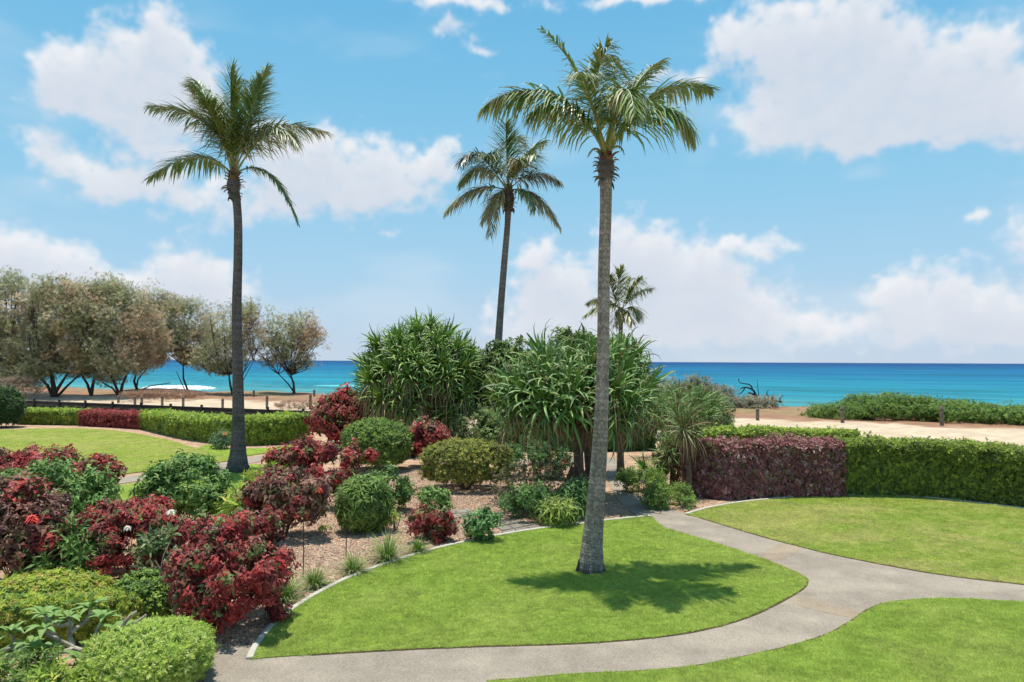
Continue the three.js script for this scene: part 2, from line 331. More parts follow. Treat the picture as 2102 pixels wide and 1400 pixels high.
// concrete: the forked path and its branch behind the beds
const forkPoly = [...pix([[330, 1460], [418, 1402], [432, 1347], [512, 1322], [530, 1349], [640, 1335], [1000, 1318], [1300, 1300], [1500, 1262], [1600, 1215], [1625, 1194], [1560, 1163], [1440, 1124], [1350, 1092], [1318, 1066]]),
  ...smooth(pix([[1296, 1052], [1272, 1030], [1258, 1008], [1250, 985], [1246, 962], [1243, 945]]), 4), ...smooth(pix([[1282, 945], [1279, 968], [1282, 996], [1296, 1010], [1322, 1024], [1361, 1041], [1387, 1050], [1412, 1060]]), 4),
  ...pix([[1470, 1068], [1600, 1104], [1700, 1130], [1900, 1168], [2102, 1194], [2600, 1280], [2600, 1285], [2102, 1252], [1960, 1246], [1880, 1248], [1830, 1256], [1790, 1280], [1720, 1320], [1560, 1362], [1400, 1396], [1200, 1412], [1000, 1460]])];
const pathGroup = new THREE.Group(); pathGroup.name = 'garden_path'; pathGroup.userData = { kind: 'structure', label: 'pale exposed concrete path that forks round the lawns' }; scene.add(pathGroup);
part('path_surface', slab(forkPoly, -.04, .026), M.concrete, pathGroup);
const ribbon = (line, width, y0, y1) => { const l = [], r = []; line.forEach((p, i) => { const d = line[Math.min(i + 1, line.length - 1)].clone().sub(line[Math.max(0, i - 1)]).setY(0).normalize(), n = V(-d.z, 0, d.x); l.push(p.clone().addScaledVector(n, width / 2)); r.push(p.clone().addScaledVector(n, -width / 2)); }); return slab([...l, ...r.reverse()], y0, y1); };
const farLine = smooth(pix([[1262, 950], [1225, 941], [1150, 948], [1050, 945], [900, 925], [780, 915], [680, 918], [600, 930], [520, 945], [400, 965], [280, 983], [120, 1006], [-80, 1040], [-300, 1080]]), 6);
part('path_surface', ribbon(farLine, 1.25, -.04, .022), M.concrete, pathGroup);
// pinkish patches where sections were poured later
const pinkish = std({ map: tiled(concreteMap, .35), color: new THREE.Color(1.0, .92, .83), roughness: .95, bumpMap: tiled(concreteBump, 1.1), bumpScale: .004 });
for (const q of [[[1560, 1148], [1582, 1127], [1612, 1118], [1640, 1125], [1632, 1140], [1598, 1152], [1582, 1157]], [[1622, 1234], [1650, 1229], [1700, 1243], [1748, 1252], [1774, 1262], [1762, 1272], [1700, 1262], [1640, 1246]]]) part('path_patch', slab(smooth(pix(q), 3, true), 0, .029), pinkish, pathGroup);

const lawns = [[lawnA, 'bright green lawn around the tall palm'], [lawnB, 'bright green lawn edged by the curving path'], [lawnC, 'drier olive green lawn under the clipped hedges'], [lawnD, 'wide lawn with straw coloured patches by the low hedges'], [lawnE, 'small strip of lawn at the foot of the palm beyond the shrubs'], [lawnF, 'narrow grass verge along the hedge']];
const oliveTurf = std({ map: tiled(turfMap, .22), color: new THREE.Color(.98, .8, .9), roughness: 1, bumpMap: tiled(concreteBump, 1.5), bumpScale: .03 });
lawns.forEach(([poly, label], i) => setting('lawn', slab(poly, -.04, .04), i === 2 || i === 3 ? oliveTurf : M.turf, label));
// grass: tufts of short blades
{
  const R = newRng(), m = new Mesher();
  const tuft = (n, h, spread) => { const g = new Mesher(); for (let k = 0; k < n; k++) { const a = R() * 6.283, r = spread * Math.sqrt(R()), o = V(Math.cos(a) * r, 0, Math.sin(a) * r), l = V((R() - .5) * 4.5, 1, (R() - .5) * 4.5).normalize(), hh = h * (.6 + .6 * R()), b = R() * 6.283, w = .0035 + .002 * R(), s = V(Math.cos(b) * w, 0, Math.sin(b) * w), t = o.clone().addScaledVector(l, hh); t.x += (R() - .5) * hh * .6; t.z += (R() - .5) * hh * .6; g.t(g.vv(o.clone().sub(s)), g.vv(o.clone().add(s)), g.vv(t)); } return g.geo(); };
  const near = tuft(26, .042, .05), far = tuft(26, .05, .13);
  const sow = (poly, dens, geo, dry, reach, label) => {
    const list = [], lo = V(1e9, 0, 1e9), hi = V(-1e9, 0, -1e9); for (const p of poly) { lo.min(p); hi.max(p); }
    const visible = (x, z) => Math.abs(x / -z) < .78 && -z > 7.5 && -z < reach;
    const n = (hi.x - lo.x) * (hi.z - lo.z) * dens;
    for (let k = 0; k < n; k++) {
      const x = lerp(lo.x, hi.x, R()), z = lerp(lo.z, hi.z, R()); if (!visible(x, z) || !inside(poly, x, z)) continue;
      const f = fbm(x * .8 + 20, z * .8, 4), g = fbm(x * 3.2, z * 3.2, 3), d = clamp(sstep(.42, .72, f + (R() - .5) * .4) * dry * 1.15 + sstep(.55, .75, g) * .5 * dry), b = .75 + .45 * R() + (g - .5) * .45;
      const c = mixc([.395 * b, .52 * b, .09 * b], [.6 * b, .57 * b, .21 * b], d), sc = .8 + .5 * R();
      list.push({ p: V(x, .036, z), q: new THREE.Quaternion().setFromAxisAngle(V(0, 1, 0), R() * 6.283), s: V(sc, sc * (.7 + .6 * R()), sc), c });
    }
    instances(numbered('lawn_grass'), geo, M.blade, list, scene).userData.label = label;
    return list.length;
  };
  const counts = [sow(lawnA, 420, near, .2, 40, 'short bright green grass blades around the tall palm'), sow(lawnB, 520, near, .24, 40, 'short bright green grass blades in the path curve'), sow(lawnC, 240, near, .85, 40, 'short olive and straw coloured grass blades under the hedges'), sow(lawnD, 75, far, 1, 70, 'short grass blades of the wide lawn'), sow(lawnE, 60, far, .4, 70, 'short grass blades beside the palm foot'), sow(lawnF, 60, far, .2, 70, 'short grass blades of the verge')];
  console.log('tufts', counts.join(' '));
}
// the shadow gap where trimmed turf meets concrete, painted as a dark earth strip
{
  const gapShade = std({ map: tiled(mulchMap, 1.3), color: new THREE.Color(.16, .15, .1), roughness: 1 });
  for (const [line, wide, label] of [[smooth(pix(sideA), 5), .045, 'dark painted shadow gap between bright lawn and path fork'], [smooth(pix(edgeB), 5), .06, 'dark painted shadow gap along the curving lawn beside the path'], [smooth(pix(sideC), 5), .045, 'dark painted shadow gap between olive lawn and path']]) {
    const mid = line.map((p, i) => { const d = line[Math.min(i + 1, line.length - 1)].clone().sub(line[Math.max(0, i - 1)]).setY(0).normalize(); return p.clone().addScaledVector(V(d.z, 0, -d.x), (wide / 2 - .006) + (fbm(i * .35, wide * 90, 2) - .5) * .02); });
    setting('edge_shade', ribbon(mid, wide, 0, .031), gapShade, label);
  }
}
// kerbs: rounded concrete edging along the beds
function kerb(line, label) {
  const m = new Mesher(); let prev = null, run = 0;
  line.forEach((p, i) => {
    const d = line[Math.min(i + 1, line.length - 1)].clone().sub(line[Math.max(0, i - 1)]).setY(0).normalize(), n = V(-d.z, 0, d.x); if (i) run += p.distanceTo(line[i - 1]);
    const ring = [[-.055, -.03], [-.055, .05], [-.042, .066], [0, .072], [.042, .066], [.055, .05], [.055, -.03]].map(([a, y], k) => m.vv(p.clone().addScaledVector(n, a).setY(y), [1, 1, 1], k * .03, run));
    if (prev) for (let k = 0; k < 6; k++) m.q(prev[k], ring[k], ring[k + 1], prev[k + 1]); else m.i.push(ring[0], ring[1], ring[6], ring[1], ring[5], ring[6], ring[1], ring[2], ring[5], ring[2], ring[3], ring[4], ring[2], ring[4], ring[5]);
    prev = ring;
  });
  setting('kerb', m.geo(), M.kerb, label);
}
kerb(lineA, 'curved pale concrete edging between mulch bed and bright lawn');
kerb(lineC, 'curved pale concrete edging between hedge bed and olive lawn');
// bark chips and dropped leaves on the beds
{
  const R = newRng(), chip = new THREE.BoxGeometry(.034, .006, .013), list = [], area = pix([[430, 1345], [380, 1300], [380, 1100], [560, 1000], [700, 960], [1180, 960], [1290, 1045], [1180, 1076], [1000, 1103], [800, 1155], [660, 1214], [555, 1285], [515, 1335]]), strip = pix([[1380, 1046], [1420, 1030], [1700, 1022], [2150, 1050], [2150, 1056], [1982, 1034], [1791, 1019], [1600, 1026], [1462, 1044], [1412, 1057]]);
  for (const [poly, dens] of [[area, 620], [strip, 200]]) {
    const lo = V(1e9, 0, 1e9), hi = V(-1e9, 0, -1e9); for (const p of poly) { lo.min(p); hi.max(p); }
    for (let k = (hi.x - lo.x) * (hi.z - lo.z) * dens; k > 0; k--) {
      const x = lerp(lo.x, hi.x, R()), z = lerp(lo.z, hi.z, R()); if (!inside(poly, x, z)) continue;
      const t = R(), b = .6 + .7 * R(), c = t < .62 ? [.53 * b, .37 * b, .26 * b] : t < .85 ? [.62 * b, .5 * b, .39 * b] : [.25 * b, .14 * b, .09 * b], s = .5 + 1.1 * R();
      list.push({ p: V(x, .007 + R() * .012, z), q: new THREE.Quaternion().setFromEuler(new THREE.Euler((R() - .5) * .7, R() * 6.283, (R() - .5) * .7)), s: V(s, 1, s), c });
    }
  }
  instances('bark_chips', chip, M.chip, list, scene).userData.label = 'loose bark chips lying on the mulch beds';
}
// stepping stones let into the bed
{
  const g = thing('paver_patch', 'grey stone pavers laid in the mulch between the small shrubs', 'paving'), R = newRng(), tones = [0, 1, 2].map((k) => std({ map: tiled(concreteMap, .6), color: new THREE.Color().setRGB([.85, .76, .95][k], [.87, .8, .95][k], [.9, .84, .95][k]), roughness: .95, bumpMap: tiled(concreteBump, 1.5), bumpScale: .005 }));
  const stones = (a, b, c, d, nx, ny) => { const [A, B, C, D] = pix([a, b, c, d]); for (let i = 0; i < nx; i++) for (let j = 0; j < ny; j++) { const f = (u, v) => A.clone().lerp(B, u).lerp(D.clone().lerp(C, u), v), e = .018, off = (j % 2) * .12 / nx, u0 = Math.min(1, i / nx + e + off), u1 = Math.min(1, (i + 1) / nx - e + off), v0 = j / ny + e * 1.6, v1 = (j + 1) / ny - e * 1.6; part('paver', slab([f(u0, v0), f(u1, v0), f(u1, v1), f(u0, v1)], -.02, .036 + R() * .012), tones[R() * 3 | 0], g); } };
  stones([905, 1052], [962, 1046], [975, 1060], [915, 1068], 2, 2);
  stones([1005, 1076], [1062, 1068], [1120, 1084], [1040, 1103], 3, 3);
}

// ---------------------------------------------------------------- coconut palms
const bez = (a, b, c, t) => a.clone().multiplyScalar((1 - t) ** 2).addScaledVector(b, 2 * t * (1 - t)).addScaledVector(c, t * t);
function palmFrond(parent, o, mid, tip, R, look) {
  // mid: a point that the rib passes half-way
  const ctl = mid.clone().multiplyScalar(2).addScaledVector(o, -.5).addScaledVector(tip, -.5), n = 18; let m = new Mesher();
  const len = o.distanceTo(mid) + mid.distanceTo(tip), ribC = mixc(look.green, [.42, .40, .16], .65);
  const pts = []; for (let k = 0; k <= n; k++) pts.push(bez(o, ctl, tip, k / n));
  m.tube(pts, (t) => Math.max(.004, (.034 * (1 - t) + .004) * (t < .12 ? 1 + (0.12 - t) * 9 : 1)), 5, ribC);
  const rib = part('frond', m.geo(), M.frond, parent); m = new Mesher();
  const count = Math.round(len * (look.pairs || 22)), flop = look.flop ?? 1;
  const age = R() * look.dry;
  for (let k = 0; k < count; k++) {
    const t = .17 + .82 * (k + R() * .8) / count, p = bez(o, ctl, tip, Math.min(1, t)), d = bez(o, ctl, tip, Math.min(1, t + .02)).sub(bez(o, ctl, tip, t - .02)).normalize();
    let side = V().crossVectors(d, V(0, 1, 0)); if (side.length() < .25) side.add(V(look.face || .9, 0, .35)); side.normalize();
    const nrm = V().crossVectors(side, d).normalize();
    for (const sgn of [-1, 1]) {
      if (R() < look.gaps) continue;
      const L = look.leaflet * (.4 + .7 * Math.sin(Math.PI * clamp(t * .9 + .12))) * (.65 + .5 * R());
      const dir = d.clone().multiplyScalar(.5 + .45 * t + (R() - .5) * .55).addScaledVector(side, sgn * (.95 - .35 * t) * (.7 + .5 * R())).addScaledVector(nrm, .5 * (R() - .3)).normalize();
      const b = .7 + .6 * R(), dryness = R() < age ? .6 + .4 * R() : age * .35 * R();
      const c = mixc(look.green, look.straw, dryness).map((q) => q * b), ct = mixc(c, look.straw, R() < .35 + look.dry * .5 ? .7 : .15);
      ribbonLeaf(m, p, dir, L, .036 * Math.sqrt(look.leaflet / .55) * (look.broad || 1) * (.75 + .5 * R()), flop * (.4 + 1.4 * R()), c, ct);
    }
  }
  part('leaflets', m.geo(), M.frond, rib);
  return rib;
}
function ribbonLeaf(m, o, dir, len, wid, fall, c, ct) {           // a leaflet: 3 segments, creased
  let p = o.clone(), d = dir.clone(), prev = null; const side = V().crossVectors(d, V(0, 1, 0)); if (side.lengthSq() < 1e-3) side.set(1, 0, 0); side.normalize();
  for (let k = 0; k <= 3; k++) {
    const t = k / 3, w = wid * [.5, .95, .7, .06][k] * .5, col = mixc(c, ct, sstep(.4, 1, t));
    const a = m.vv(p.clone().addScaledVector(side, w), col), b = m.vv(p.clone().addScaledVector(side, -w), col);
    if (prev) m.q(prev[0], prev[1], b, a);
    prev = [a, b]; d.y -= fall * (.18 + .5 * t); d.normalize(); p.addScaledVector(d, len / 3);
  }
}
function palm(spec) {
  const R = newRng(), D = spec.depth, k = D / FOCAL, base = at(spec.trunk[0][0], spec.trunk[0][1], D); base.y = Math.max(0, land(base.x, base.z));
  const g = thing('coconut_palm', spec.label, 'palm', 'coconut palms', base), loc = (px, py, dz = 0) => at(px, py, D - dz).sub(base);
  // trunk
  const line = new THREE.CatmullRomCurve3(spec.trunk.map(([x, y], i) => i ? loc(x, y, (spec.lean || 0) * i / spec.trunk.length) : V(0, -.12, 0)), false, 'centripetal'), n = spec.rings;
  const widths = spec.trunk.map((p) => p[2] * k / 2), rad = (t) => { const q = t * (widths.length - 1), i = Math.min(widths.length - 2, Math.floor(q)); return lerp(widths[i], widths[i + 1], q - i); };
  const ringTone = []; for (let i = 0; i < 200; i++) ringTone.push(.88 + .24 * R());
  const m = new Mesher(), pts = []; for (let i = 0; i <= n * 3; i++) pts.push(line.getPoint(i / (n * 3)));
  const curveRad = (t, a) => { const ph = (t * n) % 1; return rad(t) * (1 + .035 * Math.sin(a * 3 + t * 9) + (ph < .34 ? .022 : ph < .67 ? .0 : -.016)); };
  m.tube(pts, curveRad, spec.sides || 14, (t, a) => { const i = Math.floor(t * n + .01), b = ringTone[i % 200] * (.62 + .85 * fbm(a * 1.1 + spec.depth, t * 16, 4)), dark = ((t * n) % 1) > .6 ? .8 : 1; return spec.bark.map((q) => q * b * dark); }, 3);
  part('trunk', m.geo(), M.bark, g);
  if (spec.roots) { const rm = new Mesher(); for (let i = 0; i < 34; i++) { const a = i / 34 * 6.283 + R() * .1, r = widths[0] * (.93 + .1 * R()), p = [V(Math.cos(a) * r * .86, .14 + R() * .16, Math.sin(a) * r * .86), V(Math.cos(a) * r, .06, Math.sin(a) * r), V(Math.cos(a) * r * 1.18, -.03, Math.sin(a) * r * 1.18)]; rm.tube(p, [.012, .02, .022], 5, [.2, .18, .16].map((q) => q * (.6 + .8 * R()))); } part('root_mat', rm.geo(), M.bark, g); }
  // the fibrous head of old leaf bases
  const [cx, cy] = spec.crown, head = loc(cx, cy), fm = new Mesher(), hr = spec.headWidth * k / 2, hh = spec.headHigh * k;
  for (let i = 0; i < 46; i++) { const a = i * 2.4, u = i / 46, r = hr * (.62 + .5 * u), y = -hh * .55 + u * hh * .75, o = head.clone().add(V(Math.cos(a) * r * .55, y, Math.sin(a) * r * .55)), d = V(Math.cos(a) * .55, .9 - 1.9 * R() * (1 - u), Math.sin(a) * .55); fm.strap(o, d, hh * (.15 + .2 * R()), hr * (.5 + .3 * R()), 1.3, 4, [.16, .125, .09].map((q) => q * (.5 + R())), [.26, .21, .15], .5); }
  fm.tube([head.clone().add(V(0, -hh * .6, 0)), head.clone().add(V(0, -hh * .1, 0)), head.clone().add(V(0, hh * .45, 0))], [hr * .55, hr * .85, hr * .35], 10, [.12, .095, .07]);
  part('leaf_bases', fm.geo(), M.frond, g);
  if (spec.spear) { const sm = new Mesher(), s = head.clone().add(V(0, hh * .3, 0)); sm.tube([s, ...spec.spear.map((q) => loc(...q))], [.06, .035, .006].slice(0, spec.spear.length + 1), 6, [.24, .3, .06]); part('spear_leaf', sm.geo(), M.frond, g); }
  for (const f of spec.fronds) {
    const [mx, my, mdz, tx, ty, tdz, opt = {}] = f, look = { ...spec.look, ...opt };
    palmFrond(g, head.clone().add(V((R() - .5) * hr * .5, hh * .2, (R() - .5) * hr * .5)), loc(mx, my, mdz), loc(tx, ty, tdz), R, look);
  }
  return g;
}
const GREEN = [.085, .155, .04], STRAW = [.55, .44, .24];
// depth offsets (third number of each point): metres towards the camera
palm({
  label: 'tall coconut palm standing on the bright lawn beside the path', depth: 15.72, rings: 92, lean: 0, sides: 18, bark: [.5, .455, .41], roots: true,
  trunk: [[1213, 1172, 56], [1216, 1120, 43], [1222, 1050, 37], [1229, 950, 32], [1234, 850, 28], [1238, 700, 25], [1240, 550, 24], [1244, 420, 24], [1244, 345, 26]], crown: [1244, 335], headWidth: 44, headHigh: 74,
  look: { broad: 1.15, green: [.16, .29, .06], straw: STRAW, leaflet: .85, dry: .2, gaps: .05, flop: 1.2, pairs: 36 }, spear: [[1258, 230, 0], [1262, 150, .1]],
  fronds: [
    [1190, 160, -.9, 1110, 58, -.6, { leaflet: .42, flop: .6, gaps: .3, pairs: 26 }], [1128, 196, .25, 994, 218, .3, { flop: 1.7, leaflet: 1.05 }],
    [1222, 190, .3, 1252, 90, .6, { dry: .45, leaflet: .75 }], [1206, 185, .9, 1192, 150, 1.9, { dry: .6, leaflet: .7 }], [1280, 190, 1.0, 1304, 240, 2.1, { flop: 1.4, green: [.19, .29, .05] }], [1300, 185, -.4, 1356, 126, -.9, { leaflet: .7 }], [1344, 196, -.45, 1462, 182, -1.0, { dry: .6, flop: 1.3 }], [1340, 226, .8, 1424, 272, .9, { dry: .4, flop: 1.7, leaflet: 1.05 }],
    [1262, 160, -.5, 1230, 110, -1.3, { leaflet: .6 }], [1172, 228, .3, 1085, 236, .5, { flop: 1.5 }],
    [1268, 300, .3, 1282, 318, .5, { leaflet: .12, dry: 1 }], [1222, 305, .2, 1206, 322, .4, { leaflet: .12, dry: 1 }],
  ],
});
palm({
  label: 'slender coconut palm with dark trunk rising beyond the red shrubs', depth: 29.4, rings: 70, lean: 0, bark: [.2, .19, .185], roots: true,
  trunk: [[488, 968, 50], [489, 930, 32], [489, 880, 25], [488, 780, 21], [486, 640, 19], [489, 520, 17], [488, 440, 16], [481, 375, 17]], crown: [480, 372], headWidth: 34, headHigh: 62,
  look: { green: [.125, .235, .075], straw: [.42, .36, .18], leaflet: 1.3, dry: .12, gaps: .03, flop: .8, pairs: 30, broad: 1.15 }, spear: [[476, 260, 0], [474, 118, 0]],
  fronds: [
    [474, 255, .3, 475, 138, .7, { green: [.16, .25, .04], flop: .2, face: 1 }], [512, 240, -.4, 546, 140, -1], [505, 260, .8, 540, 165, 1.6, { flop: .4 }], [424, 255, .4, 306, 218, .8, { flop: .9 }], [405, 322, -.3, 304, 366, -.6, { flop: 1 }], [448, 240, -.7, 402, 165, -1.6],
    [548, 268, -.3, 672, 272, -.7, { dry: .5, flop: 1 }], [556, 272, .6, 612, 300, 1.2, { dry: .45, flop: 1 }], [552, 356, .1, 613, 462, .2, { dry: .3, flop: .9, leaflet: .7 }], [450, 270, .9, 420, 205, 1.9, { green: [.14, .21, .04] }], [498, 235, -.9, 510, 165, -1.9, { green: [.13, .2, .04] }], [440, 235, 0, 395, 180, -.2, { flop: .8 }],
  ],
});
palm({
  label: 'coconut palm with weathered drooping fronds rising behind the pandanus crowns', depth: 44, rings: 60, bark: [.28, .26, .24],
  trunk: [[1016, 893, 24], [1018, 850, 19], [1021, 740, 16], [1027, 640, 14], [1035, 540, 13], [1042, 460, 12], [1044, 412, 14]], crown: [1044, 402], headWidth: 30, headHigh: 54,
  look: { green: [.15, .25, .08], straw: [.5, .4, .24], leaflet: 1.5, dry: .2, gaps: .06, flop: 1.2, pairs: 24, broad: 1.5 }, spear: [[1042, 330, 0], [1040, 258, 0]],
  fronds: [
    [1040, 320, .3, 1038, 252, .7, { dry: .1, flop: .3 }], [985, 322, .5, 947, 336, 1.3, { dry: .05, green: [.06, .11, .06] }], [988, 345, -.4, 942, 378, -.9], [975, 388, .3, 914, 436, .5, { dry: .5 }], [1018, 410, .6, 1006, 484, .9, { dry: .7 }], [1020, 400, -.5, 990, 455, -.8, { dry: .7 }], [1098, 402, .3, 1148, 464, .5, { dry: .9 }],
    [1096, 358, .2, 1148, 372, .4, { dry: .1, green: [.07, .11, .055] }], [1076, 325, -.4, 1116, 290, -1], [1074, 335, .9, 1102, 318, 2], [1062, 345, 1.2, 1066, 330, 2.2, { dry: .7 }], [1010, 330, 1.2, 1000, 318, 2.2], [1085, 395, 1, 1100, 430, 1.6, { dry: .6 }], [1050, 310, -1, 1060, 280, -2],
  ],
});
palm({
  label: 'small distant coconut palm showing above the pandanus', depth: 62, rings: 40, sides: 10, bark: [.16, .145, .13],
  trunk: [[1272, 845, 12], [1273, 760, 10], [1274, 690, 8], [1275, 652, 9]], crown: [1275, 645], headWidth: 16, headHigh: 32,
  look: { green: [.17, .24, .06], straw: [.5, .42, .2], leaflet: 1.5, dry: .25, gaps: .03, flop: .9, pairs: 22, broad: 1.9 },
  fronds: [[1268, 590, .3, 1278, 552, .6, { flop: .3 }], [1256, 595, .4, 1250, 566, 1], [1296, 598, .3, 1318, 572, .8], [1306, 605, -.4, 1338, 592, -1], [1300, 632, .4, 1313, 655, .8], [1245, 625, .4, 1200, 648, .8, { dry: .8 }], [1240, 615, -.6, 1206, 622, -1.4], [1288, 600, -1, 1296, 570, -2], [1290, 640, .8, 1298, 664, 1.6, { dry: .8 }], [1264, 640, .6, 1262, 670, 1, { dry: .9 }]],
});

// ---------------------------------------------------------------- leaf sprays
function spray(n, len, wid, o = {}) {
  const R = newRng(), m = new Mesher();
  for (let k = 0; k < n; k++) {
    const a = k * 2.39996 + R() * .6, lift = lerp(o.low ?? -.1, o.high ?? .9, (k + .5) / n) + (R() - .5) * .3, d = V(Math.cos(a) * Math.cos(lift), Math.sin(lift), Math.sin(a) * Math.cos(lift)).normalize();
    const side = V().crossVectors(d, V(0, 1, 0)).normalize().applyAxisAngle(d, (R() - .5) * .9), p = V(0, (o.stem ?? .5) * len * (k / n - .3), 0), s = .7 + .55 * R();
    m.leaf(p, d, side, len * s, wid * s, (o.bend ?? .18) * (.5 + R()), [1, 1, 1]);
  }
  return m.geo();
}
function wisps(n, len, wid, fall) { const R = newRng(), m = new Mesher(); for (let k = 0; k < n; k++) { const a = R() * 6.283, e = -.2 + 1.5 * R(); m.strap(V((R() - .5) * len * .3, (R() - .5) * len * .3, (R() - .5) * len * .3), V(Math.cos(a) * Math.cos(e), Math.sin(e), Math.sin(a) * Math.cos(e)), len * (.6 + .6 * R()), wid, fall, 2, [1, 1, 1], [1, 1, 1], 0); } return m.geo(); }
const G = {
  box: spray(8, .062, .034), tiny: spray(8, .05, .024), mid: spray(7, .11, .056), sprig: spray(10, .062, .024, { low: -.2, high: .85, stem: .8, bend: .12 }), broad: spray(6, .17, .095, { bend: .35, low: -.5, high: .8, stem: .8 }), copper: spray(6, .145, .085, { bend: .42, low: -.6, high: .75, stem: .9 }), lance: spray(8, .16, .042, { high: 1.1 }), hedge: spray(7, .085, .045), wisp: wisps(9, .42, .032, .4), oak: spray(9, .26, .085, { low: -.3, high: 1.1 }), coarse: spray(7, .3, .16), long: spray(7, .3, .05, { bend: .45 }),
};
const Q = new THREE.Quaternion(), UPV = V(0, 1, 0);
function sprayAt(R, p, n, size, c) { const d = n.clone().add(V((R() - .5) * 1.1, (R() - .3) * 1.0, (R() - .5) * 1.1)).normalize(), q = new THREE.Quaternion().setFromUnitVectors(UPV, d).multiply(new THREE.Quaternion().setFromAxisAngle(UPV, R() * 6.283)), s = size * (.7 + .6 * R()); return { p, q, s: V(s, s, s), c }; }
function tone(R, palette, vary = .35) { let t = R(); for (const [share, c] of palette) { if (t < share) { const b = 1 - vary / 2 + vary * R(); return c.map((q) => q * b); } t -= share; } return palette[0][1]; }
function noise3(x, y, z) { return (fbm(x + z * .7 + 40, y - z * .6 + 40, 3) + fbm(z + y * .5 + 80, x - y * .4 + 20, 3)) / 2; }
function stemsOf(g, R, n, h, spread, r, c) { for (let k = 0; k < n; k++) { const a = R() * 6.283, e = spread * (.3 + .7 * R()), m = new Mesher(), top = V(Math.cos(a) * e, h * (.6 + .35 * R()), Math.sin(a) * e), b = V(Math.cos(a) * e * .12, -.05, Math.sin(a) * e * .12), mid = b.clone().lerp(top, .5).add(V((R() - .5) * .2 * spread, 0, (R() - .5) * .2 * spread)); m.tube([b, mid, top], [r, r * .8, r * .4], 5, c); part('stem', m.geo(), M.wood, g); } }
/* a shrub given by its outline in the photograph: box = [x0, x1, top, base] */
function shrub(name, label, category, group, box, o) {
  const R = newRng(), [x0, x1, yt, yb] = box, front = ground((x0 + x1) / 2, yb), d0 = -front.z, w0 = (x1 - x0) * d0 / FOCAL, rz = (o.deep ?? .42) * w0;
  const D = d0 + rz * .6, c = at((x0 + x1) / 2, yb, D); c.y = land(c.x, c.z);
  const rx = (x1 - x0) * D / FOCAL / 2, h = at((x0 + x1) / 2, yt, D).y - c.y, g = thing(name, label, category, group, c);
  const low = (o.bare ?? .04) * h, cy = (h + low) / 2, ry = (h - low) / 2, size = o.size ?? 1, list = [], flat = o.flat ?? 1;
  const surf = (n) => { const f = 1 + (noise3(n.x * 1.7 + g.id, n.y * 1.7, n.z * 1.7) - .5) * 2 * (o.lump ?? .5) * .6; return V(n.x * rx * f, Math.sign(n.y) * Math.pow(Math.abs(n.y), flat) * ry * f + cy, n.z * rz * f); };
  const areaish = 4 * Math.PI * Math.pow((Math.pow(rx * ry, 1.6) + Math.pow(rx * rz, 1.6) + Math.pow(ry * rz, 1.6)) / 3, 1 / 1.6);
  const dirn = () => { const y = R() * 1.75 - .75, a = R() * 6.283, q = Math.sqrt(Math.max(0, 1 - y * y)); return V(Math.cos(a) * q, y, Math.sin(a) * q).normalize(); };
  if (o.clumps) {
    const n = Math.round(areaish * o.clumps);
    for (let k = 0; k < n; k++) {
      const dn = dirn(), p = surf(dn).sub(V(0, cy, 0)).multiplyScalar(.6 + .42 * Math.sqrt(R()) + (R() < .14 ? .14 * R() : 0)).add(V(0, cy, 0)), cr = o.clumpSize * (.6 + .7 * R()), b = .8 + .4 * R(), pal = o.accent && R() < o.accent[0] ? o.accent[1] : o.palette;
      for (let i = 0; i < o.per; i++) { const q = V(R() - .5, R() - .5, R() - .5).normalize().multiplyScalar(cr * Math.cbrt(R())), s = p.clone().add(q); if (s.y < low * .6 + .03) continue; list.push(sprayAt(R, s, dn.clone().multiplyScalar(.6).add(q.normalize()).add(V(0, .35, 0)).normalize(), size, tone(R, pal).map((v) => v * b))); }
    }
  } else {
    const n = Math.round(areaish * o.dens);
    for (let k = 0; k < n; k++) { const dn = dirn(), f = .72 + .28 * Math.sqrt(R()) + (R() < .12 ? .04 + (o.stray ?? .1) * R() * R() : 0), p = surf(dn).sub(V(0, cy, 0)).multiplyScalar(f).add(V(0, cy, 0)); if (p.y < .03) continue; list.push(sprayAt(R, p, dn.clone().add(V(0, .3, 0)).normalize(), size, tone(R, o.palette))); }
  }
  instances('foliage', o.geo, o.mat || M.leaf, list, g);
  stemsOf(g, R, o.stems ?? 5, h * .85, Math.min(rx, rz) * .7, o.stemR ?? .014, o.stemC || [.26, .2, .15]);
  for (const [fx, fy, sz, col] of o.flowers || []) flowerHead(g, at(fx, fy, D - rz * .8).sub(c), sz, col, R);
  return { g, c, rx, ry, rz, h, D };
}
function flowerHead(g, p, size, col, R) { size *= .62; const m = new Mesher(); for (let k = 0; k < 60; k++) { const a = k * 2.4, e = -.3 + 1.7 * (k / 60), d = V(Math.cos(a) * Math.cos(e), Math.sin(e), Math.sin(a) * Math.cos(e)), s = V().crossVectors(d, V(.1, 1, .2)).normalize(); m.leaf(p.clone().addScaledVector(d, size * .25), d, s, size * (.25 + .4 * R()), size * .3, .5, col.map((q) => q * (.75 + .45 * R()))); } part('flower_head', m.geo(), M.petal, g); }

